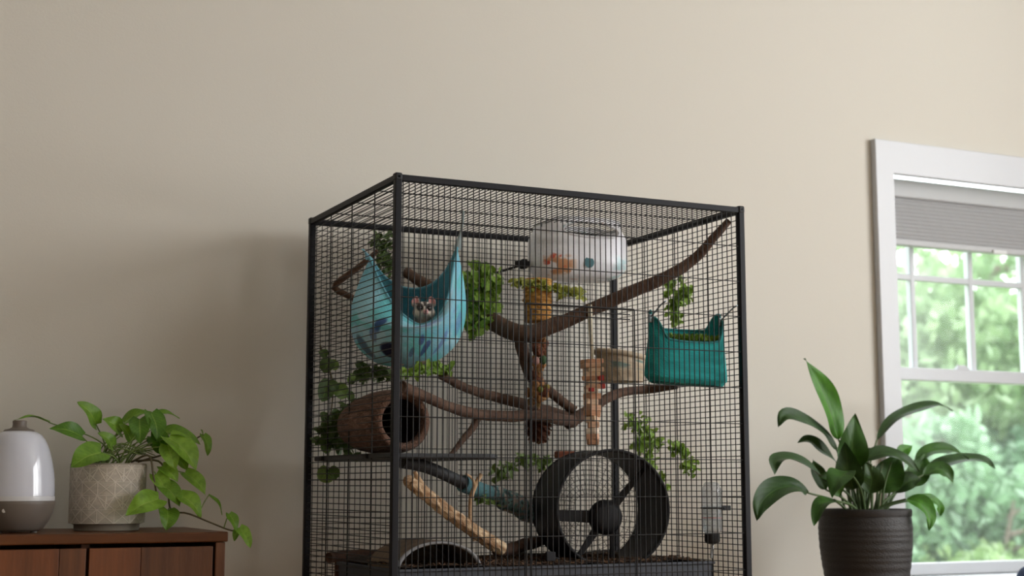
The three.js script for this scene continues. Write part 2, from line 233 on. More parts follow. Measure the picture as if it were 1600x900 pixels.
// ---------------------------------------------------------------- outside the window
struct('lawn', box(-14, 30, -0.5, -0.4, -40, -3.6), mat({ map: tex(256, (u, v) => hexmix('#6f9254', '#a9bf86', fbm(u, v, 16, 16, 70, 5)), true, 1, 1), roughness: 1, bumpMap: SPECK, bumpScale: 0.02 }));
const leafCard = (() => { const parts = []; const r = mulberry(4); for (let i = 0; i < 4; i++) { const a = r() * 6.3, g = gridGeo(1, 2, (u, v) => V((u - 0.5) * 0.6 * Math.sin(0.4 + v * 2.3), v, 0.18 * v * v)); g.rotateX(r() * 2 - 0.4); g.rotateY(a); parts.push(g.translate(r() - 0.5, r() - 0.5, r() - 0.5)); } return merge(parts); })();
const outLeaf = mat({ color: 0xffffff, roughness: 0.7, transmission: 0.5, thickness: 0, bumpMap: SPECK, bumpScale: 0.001 });
function tree(label, x, z, h, crowns, count, size, a, b, seed, group) {
  const t = thing('tree', label, 'tree', [x, -0.4, z], 0, 'trees outside the window'), r = mulberry(seed), y0 = h * 0.3;
  part('trunk', limb([[0, 0, 0], [0.05, h * 0.3, 0.04], [-0.04, h * 0.55, 0], [0.02, h * 0.8, 0.03]], [h * 0.028, h * 0.022, h * 0.015, h * 0.006], { n: 14, lump: 0.15, seed }), barkOut, t);
  for (let i = 0; i < 7; i++) { const q = r() * 6.28, y = h * (0.25 + 0.08 * i), L = h * (0.3 - 0.02 * i); part('branch', limb([[0, y, 0], [Math.cos(q) * L * 0.5, y + L * 0.12, Math.sin(q) * L * 0.5], [Math.cos(q) * L, y + L * 0.2, Math.sin(q) * L]], [h * 0.014, h * 0.009, h * 0.004], { n: 8, lump: 0.2, seed: seed + i, m: 6 }), barkOut, t); }
  const im = new THREE.InstancedMesh(leafCard, outLeaf, count), m = new THREE.Matrix4(), q = new THREE.Quaternion(), A = new THREE.Color(a), B = new THREE.Color(b);
  for (let i = 0; i < count; i++) {
    const c = crowns[i % crowns.length], u = r() * 2 - 1, f = r() * 6.283, k = Math.cbrt(0.25 + 0.75 * r()), s = Math.sqrt(1 - u * u), lump = 0.75 + 0.5 * vnoise(f / 6.283, u * 0.5 + 0.5, 6, 5, seed);
    q.setFromEuler(new THREE.Euler(r() * 6.28, r() * 6.28, r() * 6.28));
    m.compose(V(c[0] + c[3] * k * lump * s * Math.cos(f), c[1] + c[4] * k * lump * u, c[2] + c[3] * k * lump * s * Math.sin(f)), q, V(1, 1, 1).multiplyScalar(size * (0.7 + 0.6 * r())));
    im.setMatrixAt(i, m); im.setColorAt(i, A.clone().lerp(B, r()));
  }
  im.name = numbered('foliage'); im.userData.kind = 'stuff'; t.add(im);
}
const barkOut = mat({ map: barkTex(35, '#5a5046', '#8d8073'), roughness: 0.9, bumpMap: barkBump, bumpScale: 0.01 });
tree('tall green tree outside with white sky showing between its leaves', 9.6, -10.0, 4.4, [[0, 2.5, 0, 1.8, 1.1], [-1.3, 2.1, 0.3, 1.2, 0.8], [1.3, 2.3, 0, 1.3, 0.8]], 4400, 0.11, '#86a574', '#a2bb8a', 11);
tree('bushy mint green tree outside the lower pane left of the other trees', 6.5, -8.0, 2.6, [[0, 1.2, 0, 0.85, 0.65], [0.6, 0.9, 0.2, 0.7, 0.6]], 3400, 0.085, '#84a982', '#9cbd98', 12);
tree('broad tree with brownish green leaves far behind the mint green tree', 13.4, -14.5, 5.4, [[0, 2.4, 0, 2.3, 1.1], [-2.1, 2.2, 0, 1.6, 1.0], [1.8, 2.6, 0, 1.7, 1.0]], 4600, 0.14, '#7f8d66', '#99a67c', 13);
tree('low green bush on the lawn at the right of the window', 8.7, -8.4, 2.2, [[0, 1.0, 0, 1.0, 0.75]], 3400, 0.085, '#7ba27e', '#94b794', 14);
tree('slim light green tree behind the low bush on the lawn', 11.2, -11.4, 3.8, [[0, 1.8, 0, 1.3, 1.1], [0.2, 1.0, 0.2, 1.2, 0.8]], 3400, 0.11, '#8eac78', '#acc494', 15);
tree('dense green shrub on the lawn close under the lower pane', 7.0, -7.2, 1.5, [[0, 0.55, 0, 0.8, 0.4]], 2200, 0.07, '#8cab6c', '#a6bf84', 16);
tree('shady green tree far away at the left of the window view', 10.4, -15.5, 5.0, [[0, 2.0, 0, 2.0, 1.3], [1.8, 1.6, 0, 1.7, 1.1]], 3300, 0.14, '#7a9a74', '#94b08c', 17);
tree('round green tree outside beyond the left edge of the window', 4.6, -10.5, 4.2, [[0, 2.2, 0, 1.5, 1.2], [-1.2, 1.8, 0, 1.1, 0.9]], 3000, 0.12, '#7a9a64', '#b2c89a', 18);
tree('leafy tree far outside beyond the left edge of the window', 2.0, -13.5, 5.2, [[0, 2.6, 0, 2.0, 1.5], [-2.0, 2.0, 0, 1.6, 1.2]], 3200, 0.15, '#6d8f60', '#a6bf8e', 19);
tree('wide leafy tree outside beyond the right edge of the window', 14.5, -10.5, 4.8, [[0, 2.4, 0, 1.9, 1.4], [1.8, 2.0, 0, 1.5, 1.1]], 3000, 0.13, '#76976a', '#b0c69a', 20);

// ---------------------------------------------------------------- the cage
const C = { x0: 0.969, x1: 1.759, zf: -2.531, zb: -3.066, top: 1.483, bot: 0.6 }, P = 0.014, WR = 0.00106;
{
  const t = thing('pet_cage', 'tall black wire pet cage on square posts standing against the beige wall', 'cage', [C.x0, 0, C.zf]);
  const L = (g) => g.translate(-C.x0, 0, -C.zf), fp = (n, g, m = blackMetal) => part(n, L(g), m, t);
  for (const [x, z] of [[C.x0, C.zf - P], [C.x1 - P, C.zf - P], [C.x0, C.zb], [C.x1 - P - 0.012, C.zb]]) fp('corner_post', rbox(x, x + P, 0.02, C.top - 0.001, z, z + P, 0.002));
  for (const [x, z] of [[C.x0, C.zf - P], [C.x1 - P, C.zf - P], [C.x0, C.zb], [C.x1 - P, C.zb]]) { fp('corner_cap', rbox(x - 0.001, x + P + 0.001, C.top - 0.014, C.top + 0.002, z - 0.001, z + P + 0.001, 0.004, 3), blackPlastic); fp('foot', rbox(x - 0.004, x + P + 0.004, 0, 0.025, z - 0.004, z + P + 0.004, 0.004), blackPlastic); }
  for (const y of [C.top - 0.0135, C.bot]) {
    fp('frame_rail', rbox(C.x0 + P, C.x1 - P, y, y + 0.0125, C.zf - 0.0125, C.zf - 0.001, 0.0015)); fp('frame_rail', rbox(C.x0 + P, C.x1 - P, y, y + 0.0125, C.zb + 0.001, C.zb + 0.0125, 0.0015));
    fp('frame_rail', rbox(C.x0 + 0.001, C.x0 + 0.0125, y, y + 0.0125, C.zb + P, C.zf - P, 0.0015)); fp('frame_rail', rbox(C.x1 - 0.0125, C.x1 - 0.001, y, y + 0.0125, C.zb + P, C.zf - P, 0.0015));
  }
  for (const [x, y] of [[C.x0 + 0.007, C.top - 0.006], [C.x1 - 0.007, C.top - 0.006]]) fp('screw', new THREE.CylinderGeometry(0.0022, 0.0022, 0.002, 10).rotateX(Math.PI / 2).translate(x, y, C.zf), mat({ color: 0x4a4a4e, roughness: 0.35, metalness: 0.6, bumpMap: SPECK, bumpScale: 0.00005 }));
  const wire = (panel, len, axis, x, y, z, r = WR) => { const key = axis + len.toFixed(3) + r; if (!shared.has(key)) { const g = new THREE.CylinderGeometry(r, r, len, 6); if (axis === 'x') g.rotateZ(Math.PI / 2); if (axis === 'z') g.rotateX(Math.PI / 2); shared.set(key, g); } part('wire', shared.get(key), wireMetal, panel, [x - C.x0, y, z - C.zf]); };
  const shared = new Map(), panel = (name) => { const g = new THREE.Group(); g.name = numbered(name); t.add(g); return g; };
  const H = C.top - C.bot - 0.02, ym = (C.top + C.bot) / 2, W = C.x1 - C.x0 - 0.02, D = C.zf - C.zb - 0.02, xm = (C.x0 + C.x1) / 2, zm = (C.zf + C.zb) / 2;
  const front = panel('front_panel'), zfw = C.zf - 0.006, n = 63;
  for (let i = 0; i < n; i++) wire(front, H, 'y', C.x0 + P + 0.004 + i * (C.x1 - C.x0 - 2 * P - 0.008) / (n - 1), ym, zfw);
  for (let k = -7; k <= 4; k++) { const y = 1.174 + k * 0.0746; if (y > C.bot + 0.02 && y < C.top - 0.02) wire(front, W, 'x', xm, y, zfw + 0.0019); }
  const topP = panel('top_panel'), yt = C.top - 0.007;
  for (let i = 0; i < n; i++) wire(topP, D, 'z', C.x0 + P + 0.004 + i * (C.x1 - C.x0 - 2 * P - 0.008) / (n - 1), yt, zm);
  for (let k = 1; k < 4; k++) wire(topP, W, 'x', xm, yt - 0.002, mix(C.zf, C.zb, k / 4), 0.0013);
  for (const [name, x, s] of [['left_panel', C.x0 + 0.006, 1], ['right_panel', C.x1 - 0.006, -1]]) {
    const p = panel(name), m = 71;
    for (let i = 0; i < m; i++) wire(p, D, 'z', x, C.bot + 0.018 + i * (H - 0.012) / (m - 1), zm, 0.00096);
    for (let k = 1; k < 4; k++) wire(p, H, 'y', x + s * 0.0022, ym, mix(C.zf, C.zb, k / 4), 0.0014);
  }
  const back = [], zbw = C.zb + 0.006;
  for (let i = 0; i < n; i++) back.push(rod([C.x0 + P + 0.004 + i * (C.x1 - C.x0 - 2 * P - 0.008) / (n - 1), C.bot + 0.01, zbw], [C.x0 + P + 0.004 + i * (C.x1 - C.x0 - 2 * P - 0.008) / (n - 1), C.top - 0.01, zbw], 0.00098, 5));
  for (let i = 0; i < 74; i++) { const y = C.bot + 0.018 + i * (H - 0.012) / 73; back.push(rod([y > 1.13 ? C.x0 + 0.01 : 1.33, y, zbw + 0.0019], [C.x1 - 0.01, y, zbw + 0.0019], 0.00095, 5)); if (y <= 1.13 && (i % 6 === 1 || y < 0.83)) back.push(rod([C.x0 + 0.01, y, zbw + 0.0019], [1.33, y, zbw + 0.0019], 0.00095, 5)); }
  part('back_panel', L(merge(back)), wireMetal, t).userData.kind = 'stuff';
  const floorW = []; for (let i = 0; i < 30; i++) { const x = C.x0 + 0.02 + i * 0.0258; floorW.push(rod([x, 0.654, C.zf - 0.01], [x, 0.654, C.zb + 0.01], 0.0015, 5)); }
  floorW.push(rbox(C.x0 + 0.001, C.x0 + 0.012, 0.645, 0.655, C.zb + P, C.zf - P), rbox(C.x1 - 0.012, C.x1 - 0.001, 0.645, 0.655, C.zb + P, C.zf - P));
  part('floor_panel', L(merge(floorW)), wireMetal, t).userData.kind = 'stuff';
  // feeding door in the front: two square wire frames and a latch
  const d = panel('front_door'), dx0 = 1.244, dx1 = 1.487, dz = C.zf - 0.0015;
  wire(d, 0.62, 'y', dx0, 0.94, dz, 0.0016); wire(d, 0.62, 'y', dx1, 0.94, dz, 0.0016); wire(d, dx1 - dx0, 'x', (dx0 + dx1) / 2, 1.25, dz, 0.0016);
  wire(d, 0.60, 'y', dx0 + 0.011, 0.938, dz, 0.0013); wire(d, dx1 - dx0 - 0.02, 'x', (dx0 + dx1) / 2, 1.239, dz, 0.0013); wire(d, dx1 - dx0 - 0.02, 'x', (dx0 + dx1) / 2, 1.229, dz, 0.0013);
  part('latch', L(merge([rbox(1.284, 1.304, 0.754, 0.772, C.zf - 0.004, C.zf + 0.004, 0.002), rod([1.294, 0.763, C.zf], [1.312, 0.758, C.zf + 0.003], 0.002)])), blackMetal, d);
}
const tray = thing('cage_tray', 'slate grey plastic tray filled with litter at the bottom of the cage', 'tray', [1.33, 0.656, -2.71]);
{
  const ring = (w, d, y) => [w, d, y], out = [], hw = 0.346, hd = 0.16;
  part('tray_wall', merge([rbox(-hw, hw, 0, 0.088, hd - 0.006, hd, 0.002), rbox(-hw, hw, 0, 0.088, -hd, -hd + 0.006, 0.002), rbox(-hw, -hw + 0.006, 0, 0.088, -hd, hd, 0.002), rbox(hw - 0.006, hw, 0, 0.088, -hd, hd, 0.002)]), greyPlastic, tray);
  part('tray_rim', merge([rbox(-hw - 0.004, hw + 0.004, 0.083, 0.089, hd - 0.004, hd + 0.004, 0.002), rbox(-hw - 0.004, hw + 0.004, 0.083, 0.089, -hd - 0.004, -hd + 0.004, 0.002), rbox(-hw - 0.004, -hw + 0.004, 0.083, 0.089, -hd, hd, 0.002), rbox(hw - 0.004, hw + 0.004, 0.083, 0.089, -hd, hd, 0.002)]), greyPlastic, tray);
  part('tray_floor', rbox(-hw, hw, 0, 0.005, -hd, hd, 0.002), greyPlastic, tray);
}
{ // loose litter: a rough bed with chips on it
  const bed = gridGeo(120, 60, (u, v) => V(mix(0.992, 1.668, u), 0.738 + 0.014 * fbm(u, v, 10, 5, 90, 4) + 0.006 * smooth(0.1, 0, u) + 0.008 * smooth(0.15, 0.0, v), mix(-2.862, -2.558, v)));
  const o = tag(part('wood_litter', bed, soil), 'brown shredded wood litter spread in the slate grey tray', 'litter'); o.userData.kind = 'stuff';
  const im = new THREE.InstancedMesh(new RoundedBoxGeometry(1, 0.25, 0.5, 1, 0.1), mat({ color: 0xffffff, roughness: 0.9, bumpMap: SPECK, bumpScale: 0.0004 }), 2600), r = mulberry(8), m = new THREE.Matrix4(), q = new THREE.Quaternion(), A = new THREE.Color('#3a281c'), B = new THREE.Color('#8f6b4c');
  for (let i = 0; i < 2600; i++) { const u = r(), v = r(); q.setFromEuler(new THREE.Euler(r() * 0.8 - 0.4, r() * 6.28, r() * 0.8 - 0.4)); m.compose(V(mix(0.995, 1.665, u), 0.741 + 0.014 * fbm(u, v, 10, 5, 90, 4), mix(-2.858, -2.562, v)), q, V(1, 1, 1).multiplyScalar(0.004 + 0.006 * r())); im.setMatrixAt(i, m); im.setColorAt(i, A.clone().lerp(B, r() * r())); }
  im.name = numbered('wood_chips'); im.userData.kind = 'stuff'; o.add(im);
}
{ // shelf on the left wires
  const t = thing('cage_shelf', 'dark grey flat shelf across the left end of the cage under the brown nest', 'shelf', [1.1, 0.949, -2.82]);
  const s = new THREE.Shape(); const w = 0.122, d = 0.222, r = 0.035; s.moveTo(-w + r, -d); s.lineTo(w - r, -d); s.quadraticCurveTo(w, -d, w, -d + r); s.lineTo(w, d - r); s.quadraticCurveTo(w, d, w - r, d); s.lineTo(-w + r, d); s.quadraticCurveTo(-w, d, -w, d - r); s.lineTo(-w, -d + r); s.quadraticCurveTo(-w, -d, -w + r, -d);
  const g = new THREE.ExtrudeGeometry(s, { depth: 0.006, bevelEnabled: true, bevelSize: 0.002, bevelThickness: 0.002, bevelSegments: 2 }); g.rotateX(Math.PI / 2); planarUV(g);
  const dk = mat({ color: new THREE.Color().setRGB(0.028, 0.030, 0.035), roughness: 0.6, bumpMap: again(GRAIN, 8, 8), bumpScale: 0.0004 });
  part('shelf_board', g.translate(0, 0.008, 0), dk, t);
  part('bracket', merge([rbox(-0.130, -0.118, 0.0, 0.01, -0.15, -0.13, 0.002), rbox(-0.130, -0.118, 0.0, 0.01, 0.12, 0.14, 0.002)]), blackPlastic, t);
}

// ---------------------------------------------------------------- nest on the shelf
const coirTex = tex(256, (u, v) => { const f = fbm(u, v, 40, 14, 101, 3) * 0.6 + fbm(u, v, 90, 60, 104, 2) * 0.4; return hexmix('#3d2b21', '#86685a', clamp(f * 1.5 - 0.25)); }, true, 3, 2);
const coirBump = tex(256, (u, v) => fbm(u, v, 40, 14, 101, 3) * 0.6 + fbm(u, v, 90, 60, 104, 2) * 0.4, false, 3, 2);
{
  const a = [1.0404, 1.0199, -2.665], b = [1.0255, 1.0196, -2.95], t = thing('fibre_nest', 'brown coconut fibre nest with a round dark hole lying on the dark shelf', 'nest', a);
  t.position.y = 0.9595 + 0.0635;
  const m = mat({ map: coirTex, roughness: 0.95, bumpMap: coirBump, bumpScale: 0.003 }), len = Math.hypot(b[0] - a[0], b[2] - a[2]);
  const prof = [[0.0435, -0.012], [0.043, 0.0], [0.045, 0.004], [0.05, 0.006], [0.056, 0.003], [0.060, -0.006], [0.063, -0.03], [0.0635, -0.07], [0.061, -0.12], [0.055, -0.18], [0.045, -0.23], [0.03, -0.265], [0.012, -len + 0.012], [0.0005, -len + 0.01]];
  const inner = [[0.0005, -len + 0.04], [0.03, -len + 0.06], [0.045, -0.19], [0.055, -0.1], [0.053, -0.03], [0.0435, -0.012]];
  const shellG = lathe(prof, 56), innerG = lathe(inner, 40), turn = new THREE.Quaternion().setFromUnitVectors(V(0, 1, 0), V(a[0] - b[0], 0, a[2] - b[2]).normalize());
  const p = shellG.attributes.position; for (let i = 0; i < p.count; i++) { const k = 1 + 0.05 * (vnoise(Math.atan2(p.getZ(i), p.getX(i)) / 6.2832 + 0.5, clamp(-p.getY(i) / 0.35), 9, 6, 3) - 0.5); p.setXYZ(i, p.getX(i) * k, p.getY(i), p.getZ(i) * k); } shellG.computeVertexNormals();
  shellG.applyQuaternion(turn); innerG.applyQuaternion(turn);
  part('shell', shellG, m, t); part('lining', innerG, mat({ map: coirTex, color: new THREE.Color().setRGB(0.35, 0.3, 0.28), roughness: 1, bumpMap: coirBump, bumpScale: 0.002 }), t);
  const rimG = new THREE.TorusGeometry(0.0505, 0.0062, 10, 56); const rp = rimG.attributes.position; for (let i = 0; i < rp.count; i++) { const k = 1 + 0.03 * (vnoise(Math.atan2(rp.getY(i), rp.getX(i)) / 6.2832 + 0.5, 0.5, 14, 2, 5) - 0.5); rp.setXYZ(i, rp.getX(i) * k, rp.getY(i) * k, rp.getZ(i)); }
  rimG.applyQuaternion(new THREE.Quaternion().setFromUnitVectors(V(0, 0, 1), V(a[0] - b[0], 0, a[2] - b[2]).normalize()));
  part('entrance_rim', rimG, mat({ map: coirTex, color: new THREE.Color().setRGB(1.5, 1.4, 1.3), roughness: 0.95, bumpMap: coirBump, bumpScale: 0.003 }), t);
}

// ---------------------------------------------------------------- hammock and the animal in it
const HC = [1.1113, 1.2532, -2.82], HS = 0.001335, faceCam = Math.atan2(-HC[0], -HC[2]);
const hammockTex = tex(512, (u, v) => {
  const w = fbm(u, v, 6, 5, 130, 4), s = fbm(u, v, 14, 9, 140, 3), z = fbm(u + 0.13 * w, v + 0.1 * s, 9, 4, 150, 3);
  let c = hexmix('#66b6d0', '#a6d9e8', clamp(w * 1.7 - 0.35)); const mixTo = (h, k) => { const q = hexmix(h, h, 0); c = c.map((x, i) => mix(x, q[i], clamp(k))); };
  mixTo('#5cc4c4', smooth(0.5, 0.7, s) * 0.6); mixTo('#8d9ad0', smooth(0.6, 0.74, z) * 0.6); mixTo('#c6e2ee', smooth(0.62, 0.75, fbm(u, v, 11, 7, 171, 3)) * 0.5);
  const blob = (x, y, rx, ry, h, k) => mixTo(h, k * smooth(1.15, 0.75, Math.hypot((u - x) / rx, (v - y) / ry) + 0.5 * (s - 0.5)));
  blob(0.305, 0.58, 0.038, 0.085, '#141a3c', 1); blob(0.335, 0.27, 0.014, 0.13, '#2b3f80', 0.75); blob(0.35, 0.42, 0.012, 0.08, '#3d4a8c', 0.5); blob(0.182, 0.56, 0.012, 0.10, '#2f3f80', 0.75); blob(0.205, 0.47, 0.010, 0.07, '#3a3f8a', 0.7); blob(0.225, 0.6, 0.010, 0.06, '#35406f', 0.6); blob(0.13, 0.5, 0.009, 0.12, '#5c67b0', 0.5); blob(0.415, 0.55, 0.03, 0.1, '#1e2a50', 0.55); blob(0.08, 0.35, 0.02, 0.12, '#5a7bb5', 0.5);
  return c;
});
const fleeceBump = tex(128, (u, v) => fbm(u, v, 32, 32, 180, 3), false, 5, 5);
{
  const t = thing('hammock_pouch', 'blue tie-dyed fleece hammock pouch with navy blots hanging in the left of the cage', 'hammock', HC, faceCam);
  const sp = (x, y, z) => V((x - 638) * HS, (490 - y) * HS, z * HS);
  const rimF = new THREE.CatmullRomCurve3([[714, 385, 0], [706, 428, 26], [699, 468, 46], [684, 499, 58], [657, 514, 62], [631, 499, 56], [610, 474, 44], [593, 441, 26], [577, 403, 0]].map((p) => sp(...p)));
  const rimB = new THREE.CatmullRomCurve3([[577, 403, 0], [600, 428, -30], [625, 441, -48], [650, 444, -54], [675, 437, -48], [697, 417, -28], [714, 385, 0]].map((p) => sp(...p)));
  const rim = (u) => u < 0.5 ? rimF.getPoint(u * 2) : rimB.getPoint((u - 0.5) * 2);
  const ringAt = (u, cx, a, y, b, drop) => { const q = u * Math.PI * 2, s = Math.sin(q); return sp(cx + a * Math.cos(q), y + drop * Math.max(0, s) ** 1.3, b * s); };
  const surf = (u, v, inset) => {
    const r0 = rim(u), r2 = ringAt(u, 637.5, 90, 494, 84, 30), r1 = r0.clone().lerp(r2, 0.55); r1.x *= 1.05; r1.z = r1.z * 1.08 + (r1.z > 0 ? 4 * HS : 0);
    const k = 1 - inset * 0.03, pts = [r0, r1, r2, ringAt(u, 635, 80, 535, 72, 8), ringAt(u, 633, 52, 563, 48, 0), ringAt(u, 632, 22, 573, 20, 0), ringAt(u, 632, 1, 576, 1, 0)].map((p) => V(p.x * k, p.y + inset * 0.002 * smooth(0.1, 0.4, v), p.z * k));
    return new THREE.CatmullRomCurve3(pts, false, 'catmullrom', 0.5).getPoint(v).add(V(0, 0, 0.0022 * Math.sin(u * 44 + v * 5) * v * (1 - v) * 2));
  };
  const fleece = mat({ map: hammockTex, roughness: 0.95, sheen: 0.4, sheenRoughness: 0.6, sheenColor: new THREE.Color(0.5, 0.75, 0.85), bumpMap: fleeceBump, bumpScale: 0.0012 });
  const lining = mat({ color: new THREE.Color().setRGB(0.13, 0.42, 0.52), roughness: 0.95, bumpMap: fleeceBump, bumpScale: 0.0012 });
  part('outer_fabric', gridGeo(112, 40, (u, v) => surf(u, v, 0), true), fleece, t);
  part('lining', gridGeo(80, 30, (u, v) => surf(u, v, 1), true), lining, t);
  const hemPts = []; for (let i = 0; i < 72; i++) hemPts.push(rim(i / 72)); const hem = new THREE.TubeGeometry(new THREE.CatmullRomCurve3(hemPts, true), 150, 0.0028, 7, true);
  part('hem', hem, mat({ color: new THREE.Color().setRGB(0.18, 0.5, 0.62), roughness: 0.9, bumpMap: fleeceBump, bumpScale: 0.0008 }), t);
  const strap = (p, m) => part('strap', gridGeo(4, 16, (u, v) => { const c = new THREE.CatmullRomCurve3(p).getPoint(v), w = mix(0.0085, 0.0028, smooth(0, 0.45, v)); return c.add(V((u - 0.5) * 2 * w, 0, 0.0016 * Math.cos((u - 0.5) * 5))); }), m, t);
  const topY = 1.4745 - HC[1]; strap([sp(714, 388, 0), sp(718, 366, -2), sp(722, 345, -4), V(0.1135, topY, -0.008)], mat({ color: new THREE.Color().setRGB(0.46, 0.56, 0.58), roughness: 0.95, bumpMap: fleeceBump, bumpScale: 0.001 }));
  strap([sp(577, 406, 0), sp(572, 396, -4), sp(566, 388, -10), V(-0.098, 0.142, -0.05)], fleece);
}
{ // the small animal looking out of the hammock
  const at = [1.1181, 1.2543, -2.752], t = thing('sugar_glider', 'small grey and cream sugar glider peering over the front edge of the blue hammock', 'animal', at, faceCam + 0.1);
  const ears = [[-0.0168, 0.0165, -0.003, 0.35], [0.0172, 0.0168, -0.003, -0.35]];
  const sdf = (x, y, z) => {
    let d = egg(x, y, z, [0, 0, 0], [0.0205, 0.0172, 0.019]);
    d = smin(d, cone(x, y, z, [0.0, -0.004, 0.010], [0.0015, -0.0075, 0.0245], 0.0118, 0.0058), 0.007);
    for (const s of [-1, 1]) { d = smin(d, egg(x, y, z, [s * 0.0135, -0.008, 0.006], [0.0095, 0.0095, 0.010]), 0.006); d = smin(d, Math.max(-1, egg(x, y, z, [s * 0.0085, 0.0075, 0.0135], [0.006, 0.003, 0.004])), 0.004); }
    for (const s of [-1, 1]) d = Math.max(d, -(Math.hypot(x - s * 0.009, y - 0.0015, z - 0.0195) - 0.0048));
    for (const e of ears) { const c = Math.cos(e[3]), n = Math.sin(e[3]), X = (x - e[0]) * c - (y - e[1]) * n, Y = (x - e[0]) * n + (y - e[1]) * c, Z = z - e[2]; d = smin(d, Math.max(egg(X, Y, Z, [0, 0, 0], [0.0080 - 0.12 * Math.max(0, Y), 0.0118, 0.0042]), -egg(X, Y, Z, [0, 0.0005, 0.0036], [0.0058, 0.0088, 0.0036])), 0.0025); }
    d = smin(d, cone(x, y, z, [0, -0.012, -0.012], [0, -0.06, -0.03], 0.0155, 0.026), 0.012);
    d = smin(d, cone(x, y, z, [0, -0.06, -0.03], [0, -0.088, -0.035], 0.026, 0.022), 0.012);
    for (const s of [-1, 1]) { d = smin(d, cone(x, y, z, [s * 0.014, -0.03, -0.014], [s * 0.016, -0.05, 0.0], 0.006, 0.0045), 0.005); d = smin(d, cone(x, y, z, [s * 0.016, -0.05, 0.0], [s * 0.012, -0.042, 0.010], 0.0045, 0.003), 0.004); d = smin(d, cone(x, y, z, [s * 0.016, -0.082, -0.03], [s * 0.017, -0.088, -0.02], 0.009, 0.005), 0.006); }
    d = smin(d, cone(x, y, z, [0, -0.09, -0.04], [-0.04, -0.104, -0.035], 0.009, 0.007), 0.006); d = smin(d, cone(x, y, z, [-0.04, -0.104, -0.035], [-0.055, -0.085, -0.02], 0.007, 0.004), 0.004);
    return d + 0.0004 * (vnoise(x * 20 + 0.5, y * 20 + z * 9 + 0.5, 60, 60, 4) - 0.5);
  };
  const g = isoMesh(sdf, [0, -0.04, -0.008], 0.078, 104), p = g.attributes.position, col = new Float32Array(p.count * 3), c = new THREE.Color();
  for (let i = 0; i < p.count; i++) {
    const x = p.getX(i), y = p.getY(i), z = p.getZ(i), ax = Math.abs(x);
    c.setRGB(0.36, 0.34, 0.31);                                             // grey fur
    const to = (r, gg, b, k) => c.lerp(new THREE.Color().setRGB(r, gg, b), clamp(k));
    to(0.62, 0.56, 0.47, smooth(0.002, -0.006, y) * smooth(-0.004, 0.004, z)); to(0.66, 0.62, 0.55, smooth(0.004, 0.012, z) * smooth(0.0125, 0.006, Math.abs(ax - 0.0045)) * smooth(-0.004, 0.004, y));
    to(0.5, 0.41, 0.3, smooth(-0.02, -0.03, y));
    to(0.05, 0.042, 0.04, smooth(0.0034, 0.0018, ax) * smooth(0.003, 0.007, y) * smooth(-0.02, 0.0, z));            // stripe down the forehead
    to(0.05, 0.042, 0.04, smooth(0.0078, 0.0058, Math.hypot(ax - 0.0093, (y - 0.003) * 0.8)) * smooth(0.004, 0.008, z)); to(0.08, 0.065, 0.06, smooth(0.004, 0.002, Math.abs(ax - 0.0095 - (y - 0.004) * 0.45)) * smooth(0.004, 0.006, y) * smooth(0.017, 0.012, y));
    to(0.62, 0.36, 0.34, smooth(0.0072, 0.005, Math.hypot(x - 0.0015, y + 0.0078, z - 0.026)));             // pink muzzle
    to(0.58, 0.3, 0.29, smooth(0.0125, 0.0145, y) * smooth(0.009, 0.012, ax)); to(0.6, 0.38, 0.34, smooth(0.0065, 0.004, Math.hypot(ax - 0.012, y + 0.042, z - 0.010)));
    c.toArray(col, i * 3);
  }
  g.setAttribute('color', new THREE.BufferAttribute(col, 3));
  const uv = new Float32Array(p.count * 2); for (let i = 0; i < p.count; i++) { uv[2 * i] = p.getX(i); uv[2 * i + 1] = p.getY(i); } g.setAttribute('uv', new THREE.BufferAttribute(uv, 2));
  part('body', g, mat({ vertexColors: true, roughness: 0.95, bumpMap: again(GRAIN, 60, 25), bumpScale: 0.0006 }), t);
  const eye = mat({ color: 0x080606, roughness: 0.08, clearcoat: 1, bumpMap: SPECK, bumpScale: 0.00001 });
  for (const s of [-1, 1]) part('eye', sph(0.0046, [s * 0.009, 0.0015, 0.0153]), eye, t);
  part('nose', sph(0.0024, [0.0015, -0.0066, 0.0298], 1.25, 0.8, 0.8), mat({ color: new THREE.Color().setRGB(0.42, 0.16, 0.16), roughness: 0.5, bumpMap: SPECK, bumpScale: 0.0001 }), t);
  part('mouth', new THREE.TubeGeometry(new THREE.CatmullRomCurve3([V(-0.0035, -0.0112, 0.0262), V(-0.0005, -0.0105, 0.0292), V(0.0015, -0.0095, 0.03), V(0.0035, -0.0105, 0.0292), V(0.0065, -0.0112, 0.0262)]), 14, 0.0004, 5), mat({ color: 0x3a1d1c, roughness: 0.8, bumpMap: SPECK, bumpScale: 0.0001 }), t);
}

